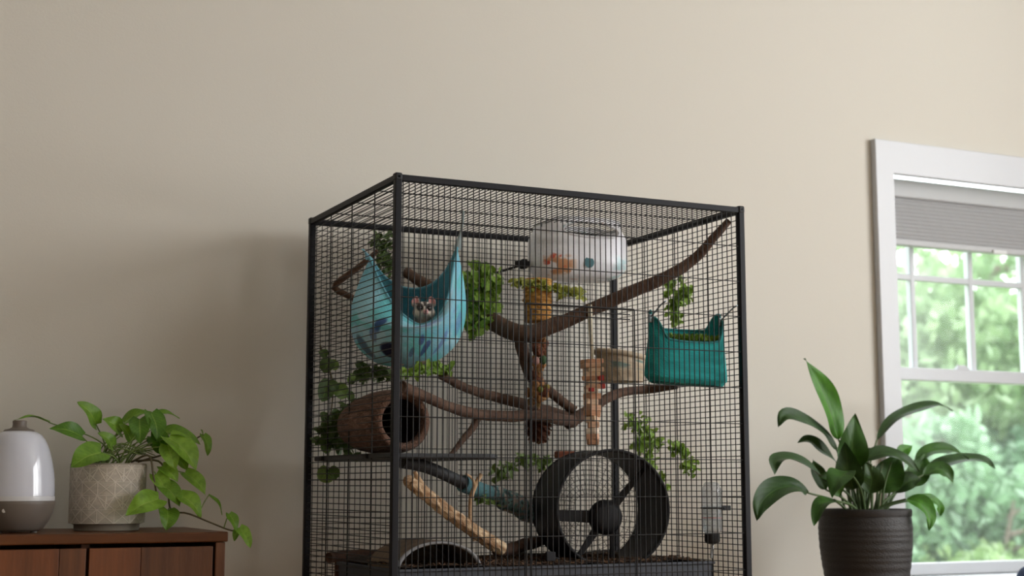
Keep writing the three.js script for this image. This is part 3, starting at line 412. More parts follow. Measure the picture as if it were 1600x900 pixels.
// ---------------------------------------------------------------- branches in the cage
{
  const t = thing('climbing_branch', 'long brown branch crossing the upper cage from the right corner down behind the hammock', 'branch');
  part('main_limb', limb([[1.7456, 1.4586, -2.57], [1.719, 1.4256, -2.585], [1.689, 1.3787, -2.62], [1.6347, 1.3404, -2.65], [1.5706, 1.3083, -2.69], [1.5062, 1.2761, -2.73], [1.4287, 1.2395, -2.76], [1.3641, 1.2187, -2.79], [1.3118, 1.255, -2.86], [1.2649, 1.3112, -2.97], [1.18, 1.373, -3.02]], [0.0075, 0.0105, 0.0125, 0.0135, 0.0145, 0.0165, 0.0185, 0.0195, 0.017, 0.0145, 0.012], { lump: 0.09, seed: 3, m: 14 }), bark, t);
  part('side_limb', limb([[1.3549, 1.2211, -2.79], [1.3885, 1.1825, -2.84], [1.4293, 1.1367, -2.885], [1.4799, 1.1013, -2.885], [1.5306, 1.0623, -2.875]], [0.015, 0.013, 0.0125, 0.0115, 0.011], { lump: 0.1, seed: 4, m: 12 }), bark, t);
  part('knot', sph(0.012, [1.5904, 1.316, -2.675], 1, 0.7, 0.8), bark, t);
}
{
  const t = thing('forked_branch', 'brown forked branch spreading across the middle of the cage above the wheel', 'branch');
  part('main_limb', limb([[1.013, 1.085, -2.6], [1.0986, 1.0659, -2.66], [1.1895, 1.048, -2.72], [1.2811, 1.0411, -2.76], [1.3973, 1.0447, -2.79], [1.5209, 1.0374, -2.86]], [0.0105, 0.0105, 0.011, 0.012, 0.0125, 0.0135], { lump: 0.1, seed: 13, m: 12 }), bark, t);
  part('upper_limb', limb([[1.1719, 1.1249, -2.79], [1.2329, 1.1059, -2.82], [1.3046, 1.0925, -2.86], [1.4112, 1.0758, -2.89], [1.5316, 1.0455, -2.88]], [0.0085, 0.0095, 0.011, 0.012, 0.0125], { lump: 0.1, seed: 14, m: 12 }), bark, t);
  part('right_limb', limb([[1.507, 1.0333, -2.87], [1.5521, 1.0568, -2.87], [1.6091, 1.0899, -2.875], [1.6568, 1.1073, -2.88], [1.7269, 1.1156, -2.89], [1.7659, 1.1199, -2.82]], [0.0155, 0.013, 0.011, 0.0105, 0.009, 0.0065], { lump: 0.1, seed: 15, m: 12 }), bark, t);
  part('lower_twig', limb([[1.2438, 1.0428, -2.755], [1.2286, 1.016, -2.75], [1.205, 0.992, -2.745], [1.1732, 0.9579, -2.74]], [0.0085, 0.007, 0.006, 0.0045], { lump: 0.12, seed: 16, m: 10 }), bark, t);
}
{
  const t = thing('bent_twig', 'thin bent brown twig in the upper left of the cage left of the hammock', 'twig');
  part('twig', limb([[1.0785, 1.3979, -2.92], [1.0461, 1.3636, -2.95], [1.0069, 1.3231, -2.99], [1.0302, 1.3084, -2.985], [1.0514, 1.2967, -2.97]], [0.0052, 0.006, 0.0075, 0.0065, 0.006], { lump: 0.14, seed: 23, m: 10 }), bark, t);
}
{ // pale climbing log with holes
  const t = thing('cholla_log', 'pale tan cholla log with a rough woven surface leaning up from the litter', 'log');
  const pts = [[1.0292, 0.906, -2.6], [1.0643, 0.8842, -2.612], [1.1227, 0.8472, -2.63], [1.193, 0.8053, -2.65], [1.2566, 0.7724, -2.67]], c = new THREE.CatmullRomCurve3(pts.map((p) => V(p))), n = 110, m = 26, fr = c.computeFrenetFrames(n, false);
  const cork = tex(256, (u, v) => hexmix('#8d6747', '#e9d1ae', clamp(fbm(u, v, 12, 18, 205, 4) * 1.5 - 0.25)));
  const g = gridGeo(m, n, (u, v) => { const a = u * Math.PI * 2, cell = Math.cos(a * 3 + v * 34) * Math.cos(a * 3 - v * 34 + 1.0), dent = smooth(0.15, 0.75, cell), r = 0.0136 * (1 - 0.26 * dent + 0.16 * (vnoise(u, v, 7, 18, 8) - 0.5)) * mix(0.94, 1.06, v), k = Math.round(v * n); return c.getPointAt(v).addScaledVector(fr.normals[k], Math.cos(a) * r).addScaledVector(fr.binormals[k], Math.sin(a) * r); }, true);
  const cm = mat({ map: cork, roughness: 0.85, bumpMap: again(GRAIN, 3, 6), bumpScale: 0.0015 });
  part('log', g, cm, t);
  part('cut_end', sph(0.0132, [1.0292, 0.906, -2.6], 0.9, 0.9, 0.6), cm, t);
  part('stub', limb([[1.067, 0.8842, -2.612], [1.0521, 0.906, -2.605], [1.0407, 0.9241, -2.6]], [0.009, 0.007, 0.0035], { lump: 0.15, seed: 8 }), cm, t);
}
{
  const t = thing('forked_twig', 'thin pale forked twig standing upright behind the tan log', 'twig');
  part('twig', limb([[1.2055, 0.7876, -2.69], [1.1991, 0.8304, -2.695], [1.2026, 0.8733, -2.7], [1.2123, 0.9, -2.7], [1.225, 0.9205, -2.7]], [0.0038, 0.0042, 0.0045, 0.005, 0.004], { lump: 0.12, seed: 33 }), barkPale, t);
  part('side_shoot', limb([[1.2109, 0.8975, -2.7], [1.2039, 0.9115, -2.697], [1.1867, 0.9215, -2.69]], [0.0036, 0.003, 0.002], { lump: 0.1, seed: 34 }), barkPale, t);
}
{
  const t = thing('dark_log', 'short dark brown log lying on the litter between the tan log and the wheel', 'log');
  part('log', limb([[1.25, 0.7683, -2.68], [1.308, 0.7703, -2.73], [1.3804, 0.7756, -2.8], [1.4452, 0.7836, -2.85]], [0.011, 0.0135, 0.014, 0.012], { lump: 0.14, seed: 43, m: 12 }), barkDark, t);
}
{ // hose perch from the shelf to the wheel with cloth sleeves
  const t = thing('hose_perch', 'dark grey hose perch with teal and mottled cloth sleeves running from shelf to wheel', 'perch');
  const path = [[1.0457, 0.9433, -2.68], [1.097, 0.9364, -2.7], [1.1474, 0.9216, -2.715], [1.1988, 0.9013, -2.73], [1.2595, 0.8843, -2.76], [1.3341, 0.8653, -2.8], [1.4119, 0.8332, -2.845], [1.4529, 0.8104, -2.865]], c = new THREE.CatmullRomCurve3(path.map((p) => V(p))), sub = (a, b, n) => Array.from({ length: n + 1 }, (_, i) => c.getPoint(mix(a, b, i / n)));
  part('hose', limb(sub(0, 1, 9), [0.0125], { lump: 0.02, seed: 3, m: 14 }), mat({ color: new THREE.Color().setRGB(0.045, 0.047, 0.052), roughness: 0.6, bumpMap: again(GRAIN, 30, 40), bumpScale: 0.0006 }), t);
  part('teal_sleeve', limb(sub(0.425, 0.60, 5), [0.0165, 0.0172, 0.0165], { lump: 0.06, seed: 6, m: 18 }), mat({ color: new THREE.Color().setRGB(0.085, 0.20, 0.225), roughness: 0.95, sheen: 0.2, sheenColor: new THREE.Color(0.4, 0.7, 0.7), bumpMap: again(GRAIN, 20, 30), bumpScale: 0.0012 }), t).userData.label = 'plain teal fleece sleeve';
  const mottled = tex(256, (u, v) => { const a = fbm(u, v, 7, 7, 222, 4), b = fbm(u, v, 13, 11, 232, 3); let k = hexmix('#4a6f72', '#8fb0ae', clamp(a * 1.6 - 0.3)); if (b > 0.6) k = hexmix('#b5aca4', '#9c8f88', a); if (b < 0.38) k = hexmix('#2f4548', '#4c5654', a); return k; }, true, 10, 10);
  part('mottled_sleeve', limb(sub(0.595, 0.86, 6), [0.0165, 0.021, 0.0235, 0.022, 0.0175], { lump: 0.16, seed: 9, m: 18 }), mat({ map: mottled, roughness: 0.95, bumpMap: again(GRAIN, 20, 30), bumpScale: 0.002 }), t).userData.label = 'mottled teal and grey cloth sleeve';
}
{ // half-pipe hide on the litter
  const t = thing('arched_hide', 'low arched hide with a pale grey rim standing on the litter at the cage front', 'hide', [1.0859, 0.7372, -2.585]);
  const out = tex(128, (u, v) => hexmix('#5a4a3d', '#8d7a68', fbm(u, v, 6, 24, 250, 4))), rx = 0.089, ry = 0.056, d = 0.15;
  const arc = (k, z) => (u) => V(-Math.cos(u * Math.PI) * rx * k, Math.sin(u * Math.PI) * ry * k, z);
  const sheet = (k) => gridGeo(36, 6, (u, v) => { const a = arc(k, 0)(u); return V(a.x, a.y * (1 + 0.02 * Math.sin(u * 14)), -v * d); });
  part('shell', merge([sheet(1)]), mat({ map: again(out, 1, 3), roughness: 0.85, bumpMap: again(GRAIN, 3, 8), bumpScale: 0.001 }), t);
  part('inner_shell', merge([sheet(0.93)]), mat({ map: out, roughness: 0.9, bumpMap: GRAIN, bumpScale: 0.001 }), t);
  part('end_wall', gridGeo(36, 2, (u, v) => { const a = arc(0.96 * v, 0)(u); return V(a.x, a.y, -d + 0.004); }), mat({ map: out, roughness: 0.9, bumpMap: GRAIN, bumpScale: 0.001 }), t);
  part('rim', gridGeo(40, 4, (u, v) => { const q = Math.PI * v, k = 0.955 + 0.05 * Math.cos(q), a = arc(k, 0)(u); return V(a.x, a.y, 0.004 * Math.sin(q)); }), mat({ color: new THREE.Color().setRGB(0.30, 0.30, 0.315), roughness: 0.6, bumpMap: again(GRAIN, 20, 2), bumpScale: 0.0004 }), t).userData.label = 'pale grey rim';
}
{
  const t = thing('cork_slab', 'flat reddish brown cork slab at the back left of the cage floor', 'slab', [1.0523, 0.7502, -2.93]);
  part('slab', limb([[-0.075, 0, 0.02], [-0.02, 0.003, 0.0], [0.05, 0.0, -0.01], [0.12, 0.0, 0]], [0.013, 0.015, 0.015, 0.012], { lump: 0.2, seed: 5, m: 14 }).scale(1, 0.8, 1), barkDark, t);
  part('prop', merge([rbox(-0.06, -0.05, -0.078, 0, 0.01, 0.02, 0.002), rbox(0.06, 0.07, -0.078, 0, -0.01, 0.0, 0.002)]), barkDark, t);
}

// ---------------------------------------------------------------- running wheel
{
  const R0 = 0.1215, dz = 0.185, c = [1.4864, 0.8496, -2.625], t = thing('running_wheel', 'large black plastic running wheel with spokes standing on the litter', 'wheel', c, -0.2);
  const band = [[R0, 0], [R0, -0.004], [R0 - 0.0015, -dz + 0.004], [R0, -dz], [R0 - 0.004, -dz], [R0 - 0.0055, -0.1 * dz], [R0 - 0.004, 0], [R0, 0]];
  const g = lathe(band, 96); g.rotateX(Math.PI / 2); part('track', g, blackPlastic, t);
  part('front_rim', new THREE.TorusGeometry(R0 - 0.002, 0.0035, 8, 96), blackPlastic, t); part('back_rim', new THREE.TorusGeometry(R0 - 0.002, 0.003, 8, 96).translate(0, 0, -dz), blackPlastic, t);
  const hz = -0.055, hy = -0.017;
  part('hub', lathe([[0.0005, 0.026], [0.02, 0.026], [0.031, 0.019], [0.036, 0.005], [0.036, -0.002], [0.0005, -0.002]], 48).rotateX(Math.PI / 2).translate(0, hy, hz), blackPlastic, t);
  const spoke = (a, w0, w1) => { const b = hy * Math.sin(a), L = -b + Math.sqrt(b * b - hy * hy + (R0 - 0.004) ** 2), s = new THREE.Shape(); s.moveTo(0.02, -w0); s.lineTo(L, -w1); s.lineTo(L, w1); s.lineTo(0.02, w0); const e = new THREE.ExtrudeGeometry(s, { depth: 0.006, bevelEnabled: true, bevelSize: 0.001, bevelThickness: 0.001, bevelSegments: 1 }); planarUV(e); return e.rotateZ(a).translate(0, hy, hz - 0.004); };
  const net = []; for (let i = 0; i < 32; i++) { const a = i / 32 * Math.PI * 2; net.push(rod([0.03 * Math.cos(a), 0.03 * Math.sin(a), -dz + 0.003], [(R0 - 0.004) * Math.cos(a + 0.12), (R0 - 0.004) * Math.sin(a + 0.12), -dz + 0.003], 0.0005, 4)); } for (let i = 0; i < 9; i++) net.push(new THREE.TorusGeometry(0.03 + i * 0.0105, 0.0005, 4, 72).translate(0, 0, -dz + 0.003));
  part('back_mesh', merge(net), wireMetal, t);
  part('spoke', spoke(Math.PI - 0.04, 0.012, 0.010), blackPlastic, t);
  for (const a of [0.86, -2.2]) part('spoke', spoke(a, 0.008, 0.0035), blackPlastic, t);
  part('stand', merge([rbox(0.012, 0.024, -R0 + 0.006, 0, hz - 0.012, hz - 0.006, 0.003), rbox(-0.05, 0.05, -R0 + 0.004, -R0 + 0.009, hz - 0.05, hz + 0.02, 0.002)]), blackPlastic, t);
}

// ---------------------------------------------------------------- hanging pouches, nest box, toys
const sg = (x, p) => Math.sign(x) * Math.pow(Math.abs(x), p);
{ // teal pouch by the front wires
  const c = [1.6477, 1.1071, -2.596], t = thing('teal_pouch', 'plain teal fleece pouch holding green moss hung in the right of the cage', 'pouch', c), a0 = 0.0965, a1 = 0.0865, b = 0.036, h = 0.108;
  const rimY = (u) => { const q = u * Math.PI * 2, cs = Math.abs(Math.cos(q)), s = Math.sin(q); return h + 0.034 * smooth(0.62, 0.99, cs) + (s < 0 ? 0.010 : -0.004 - 0.018 * s ** 1.3) ; };
  const wall = (u, v, k) => { const q = u * Math.PI * 2, bot = smooth(0, 0.1, v), a = mix(a0, a1, smooth(0, 1, v)) * mix(0.9, 1, bot) * k, bb = mix(b * 1.05, b * 0.95, v) * mix(0.75, 1, bot) * k, y = -0.004 * Math.cos(q) * (1 - v); return V(a * sg(Math.cos(q), 0.72) + 0.004 * v, y + v * rimY(u) + 0.002 * Math.sin(u * 40) * v * (1 - v), bb * sg(Math.sin(q), 0.8) + (0.0025 * Math.sin(u * 30 + v * 7)) * v * (1 - v) * 2); };
  const tealTex = tex(256, (u, v) => hexmix('#117a79', '#25a4a1', clamp(fbm(u, v, 9, 9, 260, 4) * 1.3 - 0.15)));
  const teal = mat({ map: tealTex, roughness: 0.95, sheen: 0.35, sheenRoughness: 0.6, sheenColor: new THREE.Color(0.3, 0.7, 0.7), bumpMap: again(fleeceBump, 4, 3), bumpScale: 0.001 });
  part('outer_fabric', gridGeo(96, 24, (u, v) => wall(u, v, 1), true), teal, t); part('lining', gridGeo(72, 16, (u, v) => wall(u, v, 0.965), true), teal, t);
  part('base', new THREE.CircleGeometry(1, 40).rotateX(-Math.PI / 2).scale(a0 * 0.9, 1, b * 0.78).translate(0, 0.001, 0), teal, t);
  const rp = []; for (let i = 0; i < 96; i++) rp.push(wall(i / 96, 1, 0.985)); part('hem', new THREE.TubeGeometry(new THREE.CatmullRomCurve3(rp, true), 190, 0.0026, 7, true), mat({ color: new THREE.Color().setRGB(0.035, 0.27, 0.27), roughness: 0.95, bumpMap: fleeceBump, bumpScale: 0.001 }), t);
  for (const s of [-1, 1]) part('hanging_clip', merge([rod([s * 0.086, h + 0.03, 0.004], [s * 0.087, h + 0.052, 0.05], 0.0017), rod([s * 0.087, h + 0.052, 0.05], [s * 0.087, h + 0.056, 0.066], 0.0017), rbox(s * 0.086 - 0.004, s * 0.086 + 0.004, h + 0.018, h + 0.036, 0, 0.006, 0.002)]), mat({ color: 0x8f9aa0, roughness: 0.35, metalness: 0.5, bumpMap: SPECK, bumpScale: 0.0001 }), t);
  const moss = tag(new THREE.Group(), 'green moss filling the open top of the teal pouch', 'moss'); moss.name = numbered('moss'); moss.userData.kind = 'stuff'; moss.position.set(c[0], c[1], c[2]); scene.add(moss);
  part('moss_bed', gridGeo(40, 14, (u, v) => { const q = u * Math.PI * 2; return V(0.084 * v * Math.cos(q) * 1.0 + 0.003, h - 0.022 + 0.012 * fbm(u, v, 9, 4, 270, 3) * (1 - v * 0.5), 0.032 * v * Math.sin(q)); }), mat({ map: tex(128, (u, v) => hexmix('#33501a', '#7a9a35', fbm(u, v, 20, 20, 280, 3))), roughness: 1, bumpMap: again(SPECK, 3, 3), bumpScale: 0.003 }), moss);
  const mc = new THREE.InstancedMesh(gridGeo(2, 3, (u, v) => V((u - 0.5) * 0.45 * Math.sin(0.3 + v * 2.7), v, 0.2 * v * v)), brightLeaf, 700), r = mulberry(19), m = new THREE.Matrix4(), q = new THREE.Quaternion();
  for (let i = 0; i < 700; i++) { const a = r() * 6.28, k = Math.sqrt(r()) * 0.93; q.setFromEuler(new THREE.Euler(r() * 1.6 - 0.8, r() * 6.28, r() * 1.6 - 0.8)); m.compose(V(0.084 * k * Math.cos(a) + 0.003, h - 0.019 + r() * 0.008, 0.032 * k * Math.sin(a)), q, V(1, 1, 1).multiplyScalar(0.007 + 0.006 * r())); mc.setMatrixAt(i, m); } mc.name = numbered('moss_sprigs'); mc.userData.kind = 'stuff'; moss.add(mc);
}
{ // translucent plastic nest pouch under the roof
  const c = [1.545, 1.3557, -2.88], t = thing('plastic_nest', 'whitish translucent plastic nest hung under the cage roof with a teal dot and orange print', 'nest', c), a = 0.116, b = 0.07, h = 0.133;
  const rimY = (u) => h - 0.010 * smooth(0.6, 1, Math.abs(Math.cos(u * Math.PI * 2)));
  const wall = (u, v, k) => { const q = u * Math.PI * 2, f = Math.sqrt(Math.max(0, 1 - (1 - clamp(v / 0.34)) ** 2)), top = 1 - 0.13 * smooth(0.6, 1, v) ** 1.5; return V((a * sg(Math.cos(q), 0.7)) * mix(0.62, 1, f) * top * k, v * rimY(u) + 0.004 * Math.cos(q) * (1 - v), b * sg(Math.sin(q), 0.75) * mix(0.55, 1, f) * top * k); };
  const printTex = tex(512, (u, v) => {
    let k = [0.95, 0.95, 0.965]; const w = fbm(u, v, 24, 10, 290, 3), put = (hx, s) => { const q = hexmix(hx, hx, 0); k = k.map((x, i) => mix(x, q[i], clamp(s))); };
    put('#c98a5c', smooth(0.42, 0.60, w) * smooth(0.40, 0.28, v) * smooth(0.03, 0.09, v) * smooth(0.275, 0.31, u) * smooth(0.47, 0.42, u) * 0.9); put('#d2583e', smooth(0.62, 0.68, fbm(u, v, 40, 12, 299, 2)) * smooth(0.42, 0.34, v) * smooth(0.14, 0.2, v) * smooth(0.28, 0.30, u) * smooth(0.44, 0.40, u));
    put('#b9dde0', smooth(0.4, 0.55, w) * smooth(0.45, 0.3, v) * smooth(0.2, 0.16, u) * 0.8);
    return k;
  });
  const plastic = mat({ map: printTex, roughness: 0.4, transmission: 0.22, thickness: 0, clearcoat: 0.3, bumpMap: again(GRAIN, 4, 2), bumpScale: 0.0008 });
  const shell = gridGeo(260, 80, (u, v) => wall(u, v, 1), true), su = shell.attributes.uv, si = shell.index.array, keep = [];
  const holes = [[0.245, 0.80, 0.088, 0.125], [0.75, 0.80, 0.10, 0.16]];                // an oval opening in the front and one in the back
  for (let i = 0; i < si.length; i += 3) { const U = (su.getX(si[i]) + su.getX(si[i + 1]) + su.getX(si[i + 2])) / 3, W = (su.getY(si[i]) + su.getY(si[i + 1]) + su.getY(si[i + 2])) / 3; if (!holes.some((o) => Math.hypot((U - o[0]) / o[2], (W - o[1]) / o[3]) < 1)) keep.push(si[i], si[i + 1], si[i + 2]); }
  shell.setIndex(keep); part('shell', shell, plastic, t);
  const edge = (o) => { const p = []; for (let i = 0; i < 48; i++) { const a = i / 48 * Math.PI * 2; p.push(wall(o[0] + o[2] * Math.cos(a), Math.min(1, o[1] + o[3] * Math.sin(a)), 1)); } return new THREE.TubeGeometry(new THREE.CatmullRomCurve3(p, true), 120, 0.0026, 7, true); };
  holes.forEach((o) => part('opening_edge', edge(o), plastic, t));
  part('floor', new THREE.CircleGeometry(1, 40).rotateX(-Math.PI / 2).scale(a * 0.63, 1, b * 0.56).translate(0, 0.0005, 0), plastic, t);
  const rp = []; for (let i = 0; i < 120; i++) rp.push(wall(i / 120, 1, 1)); part('rim', new THREE.TubeGeometry(new THREE.CatmullRomCurve3(rp, true), 200, 0.0028, 7, true), mat({ color: 0xe4e4e6, roughness: 0.3, transmission: 0.2, thickness: 0, bumpMap: SPECK, bumpScale: 0.0001 }), t);
  const d = wall(0.254, 0.245, 1.005); part('dot', new THREE.CircleGeometry(0.0125, 28).translate(d.x, d.y, d.z + 0.0008), mat({ color: new THREE.Color().setRGB(0.01, 0.10, 0.12), roughness: 0.5, bumpMap: SPECK, bumpScale: 0.0001 }), t).userData.label = 'printed teal dot';
  const hooks = []; for (const [x, z] of [[-0.09, -0.05], [0.09, -0.05], [-0.102, 0.02], [0.102, 0.02]]) hooks.push(rod([x, h - 0.02, z], [x, 1.477 - c[1], z], 0.0016)); part('hook', merge(hooks), wireMetal, t);
}
{ // black clamp at the left of the plastic nest
  const t = thing('perch_clamp', 'black plastic clamp with a screw left of the whitish plastic nest', 'clamp', [1.4244, 1.3885, -2.9]);
  part('jaw', merge([rbox(-0.026, 0.016, -0.006, 0.007, -0.008, 0.008, 0.003), rbox(-0.012, 0.0, -0.011, 0.011, -0.01, 0.01, 0.003), rod([0.0, 0.002, 0], [0.03, 0.003, 0.004], 0.0028)]), blackPlastic, t);
  part('screw', rod([-0.004, 0, -0.008], [-0.004, 0, -0.158], 0.003), blackPlastic, t);
}
{ // foraging tower: basket-woven roll, dried clumps, cone
  const c = [1.4241, 1.3407, -2.842], t = thing('foraging_toy', 'hanging orange and brown foraging toy of woven cane and dried clumps above a cone', 'toy', c);
  const cane = mat({ map: tex(256, (u, v) => hexmix('#a4692a', '#eab866', clamp(fbm(u, v, 16, 20, 310, 4) * 1.4 - 0.2))), roughness: 0.8, bumpMap: again(GRAIN, 3, 3), bumpScale: 0.0008 });
  const y = (px) => (440 - px) * 0.001347;
  part('cord', rod([0.002, 0.003, 0], [0.002, y(700), 0], 0.0022), mat({ color: 0xb39a72, roughness: 0.9, bumpMap: again(GRAIN, 2, 40), bumpScale: 0.0006 }), t);
  part('woven_roll', gridGeo(72, 72, (u, v) => { const q = u * Math.PI * 2, k = 1 + 0.07 * Math.cos(q * 9) * (Math.floor(v * 12) % 2 ? 1 : -1) * Math.abs(Math.sin(v * 12 * Math.PI)) + 0.03 * Math.abs(Math.sin(v * 12 * Math.PI)), r = 0.030 * k * mix(1, 0.93, v); return V(r * Math.cos(q), mix(y(438), y(503), v), r * Math.sin(q)); }, true), cane, t);
  const rim = (py, r) => part('cane_ring', ring(0, y(py), 0, r, 0.0036), cane, t); rim(438, 0.0305); rim(503, 0.028); rim(470, 0.0305);
  const r = mulberry(29), tones = ['#8a5630', '#b0743c', '#c08450', '#763c2c', '#d0a06c'].map((h, i) => mat({ map: tex(64, (u, v) => hexmix(h, '#c79d6c', clamp(fbm(u, v, 8, 8, 320 + i, 3) - 0.25)), true, 3, 3), roughness: 0.9, bumpMap: again(SPECK, 2, 2), bumpScale: 0.0015 }));
  const clump = (py, rad, n, set) => { for (let i = 0; i < n; i++) { const q = r() * 6.28, k = rad * (0.35 + 0.65 * r()), g = new THREE.IcosahedronGeometry(0.0065 + 0.005 * r(), 1), p = g.attributes.position, s = i + py; for (let j = 0; j < p.count; j++) { const f = 0.75 + 0.5 * hash(Math.round(p.getX(j) * 1e4), Math.round(p.getY(j) * 1e4) + Math.round(p.getZ(j) * 3e3), s); p.setXYZ(j, p.getX(j) * f * 1.2, p.getY(j) * f * 0.8, p.getZ(j) * f); } g.computeVertexNormals(); part('dried_piece', g.rotateZ(r() * 3).translate(k * Math.cos(q), y(py + (r() - 0.5) * 16), k * Math.sin(q)), tones[set[Math.floor(r() * set.length)]], t); } };
  clump(520, 0.024, 12, [0, 1, 4]); clump(535, 0.022, 12, [0, 3, 1]); clump(550, 0.02, 9, [0, 3]); clump(575, 0.012, 7, [4, 2]); clump(600, 0.016, 6, [3, 2]); clump(618, 0.022, 11, [3, 1, 2]); clump(632, 0.018, 7, [1, 4]);
  const bead = (px, py, s, col) => part('bead', sph(s, [(px - 840) * 0.00135, y(py), 0.018], 1, 1.2, 1, 12), mat({ color: col, roughness: 0.6, bumpMap: SPECK, bumpScale: 0.0003 }), t);
  bead(830, 570, 0.008, '#b98a80'); bead(843, 568, 0.0085, '#3f5f3a'); bead(850, 612, 0.006, '#9a8a35'); bead(838, 616, 0.006, '#8a8f3a');
  const coneMat = mat({ map: tex(128, (u, v) => hexmix('#5a2c1c', '#a3623c', fbm(u, v, 9, 9, 340, 3)), true, 2, 2), roughness: 0.85, bumpMap: again(SPECK, 2, 2), bumpScale: 0.001 });
  const scale = (() => { const g = gridGeo(4, 4, (u, v) => V((u - 0.5) * 1.1 * Math.sin(0.5 + v * 2.2), v, 0.25 * Math.sin(v * 2) - 0.35 * (u - 0.5) ** 2)); return merge([g, g.clone().translate(0, 0, -0.12)]); })(), sc = [];
  for (let i = 0; i < 78; i++) { const f = i / 78, q = i * 2.39996, rr = 0.0165 * Math.sin(0.55 + f * 2.25), g = scale.clone().scale(0.013, 0.017, 0.013).rotateX(1.75 + 0.5 * f).translate(0, 0, rr); sc.push(g.rotateY(q).translate(0, mix(y(648), y(694), f), 0)); }
  const body = part('cone', merge([...sc, sph(1, [0, 0, 0], 0.0145, 0.032, 0.0145).translate(0, y(674), 0)]), coneMat, t); body.userData.label = 'dark brown pine cone'; 
}
{ // wooden block kabob on a rope
  const c = [1.492, 1.1659, -2.72], t = thing('block_kabob', 'string of pinkish wooden blocks with red dyed pieces hanging from a white rope', 'toy', c), s = 0.00133;
  part('rope', limb([[-0.004, 0.115, 0], [-0.003, 0.06, 0.001], [0, 0, 0], [0, -0.18, 0]], [0.0046, 0.0042, 0.0036, 0.0025], { lump: 0.12, lumpSize: 0.006, n: 60, m: 10 }), mat({ color: 0xe6dcc4, roughness: 0.95, bumpMap: again(GRAIN, 60, 160), bumpScale: 0.0012 }), t);
  const r = mulberry(39), tone = ['#e6bb9c', '#eed2b6', '#d9a685', '#cc4f48', '#c08e6c', '#f2dec8'].map((h, i) => mat({ map: tex([64, 128], (u, v) => { const q = hexmix(h, h, 0), k = 0.86 + 0.28 * fbm(u, v, 3, 24, 360 + i, 3); return q.map((x) => x * k); }, true, 14, 30), roughness: 0.85, bumpMap: again(GRAIN, 20, 60), bumpScale: 0.0008 }));
  const rows = [[565, 30, 2], [572, 34, 0], [579, 31, 1], [586, 28, 1], [592, 27, 2], [599, 27, 1], [606, 29, 0], [613, 27, 5], [621, 24, 2], [630, 23, 1], [639, 22, 0], [648, 22, 4], [657, 22, 1], [666, 21, 0], [676, 22, 5], [685, 22, 2], [693, 21, 4]];
  rows.forEach(([py, w, k], i) => { const h = (i < 8 ? 7.5 : 9.6) * s, W = w * s, g = rbox(-W / 2, W / 2, -h / 2, h / 2, -W * 0.42, W * 0.42, 0.0022); g.rotateY(r() * 1.5).rotateZ((r() - 0.5) * 0.3).translate((r() - 0.5) * 0.006, (560 - py) * s, (r() - 0.5) * 0.003); part('wooden_block', g, tone[k], t); });
  for (const [px, py, w, h] of [[927, 572, 14, 6], [933, 592, 9, 9], [934, 604, 11, 10], [917, 611, 8, 6]]) part('red_block', rbox(-w * s / 2, w * s / 2, -h * s / 2, h * s / 2, 0, 0.008, 0.0015).translate((px - 925) * s * 1.1, (560 - py) * s, 0.0135), tone[3], t);
}
{ // beige food basket on the right limb
  const c = [1.691, 1.1237, -2.945], t = thing('food_basket', 'beige round cloth food basket with a rolled rim behind the string of blocks', 'basket', c);
  const cl = mat({ map: tex(256, (u, v) => { const w = fbm(u, v, 12, 12, 380, 4); let k = hexmix('#a8957c', '#d3c3ab', w); const p = smooth(0.55, 0.66, fbm(u, v, 6, 5, 390, 3)) * smooth(0.4, 0.55, v); return k.map((x, i) => mix(x, [0.42, 0.52, 0.5][i], p * 0.8)); }), roughness: 0.95, bumpMap: again(fleeceBump, 3, 2), bumpScale: 0.001 });
  const wall = (u, v, k) => { const q = u * Math.PI * 2, r = mix(0.048, 0.053, smooth(0, 0.4, v)) * k * (1 + 0.03 * Math.cos(q * 12) * smooth(0.05, 0.3, v) * (1 - v)); return V(r * 1.12 * Math.cos(q), 0.012 + v * (0.062 - 0.008 * Math.cos(q - 0.2)), r * Math.sin(q)); };
  part('side', gridGeo(72, 14, (u, v) => wall(u, v, 1), true), cl, t); part('lining', gridGeo(48, 8, (u, v) => wall(u, v, 0.95), true), cl, t); part('base', new THREE.CircleGeometry(0.05, 40).rotateX(-Math.PI / 2).scale(1.1, 1, 1).translate(0, 0.0125, 0), cl, t);
  const rp = []; for (let i = 0; i < 60; i++) rp.push(wall(i / 60, 1, 1)); part('rolled_rim', new THREE.TubeGeometry(new THREE.CatmullRomCurve3(rp, true), 120, 0.0065, 10, true), cl, t);
}
{ // reddish chew block on the back wires
  const t = thing('chew_block', 'small reddish brown chew block clipped to the back wires above the wheel', 'block', [1.5915, 0.968, -3.035]);
  part('block', rbox(-0.024, 0.024, -0.008, 0.009, -0.012, 0.012, 0.004), mat({ map: tex(64, (u, v) => hexmix('#5e2c1c', '#96583a', fbm(u, v, 6, 20, 400, 3)), true, 10, 20), roughness: 0.9, bumpMap: again(GRAIN, 20, 30), bumpScale: 0.001 }), t);
  part('screw', rod([0, 0, -0.012], [0, 0, -0.026], 0.004), wireMetal, t);
}
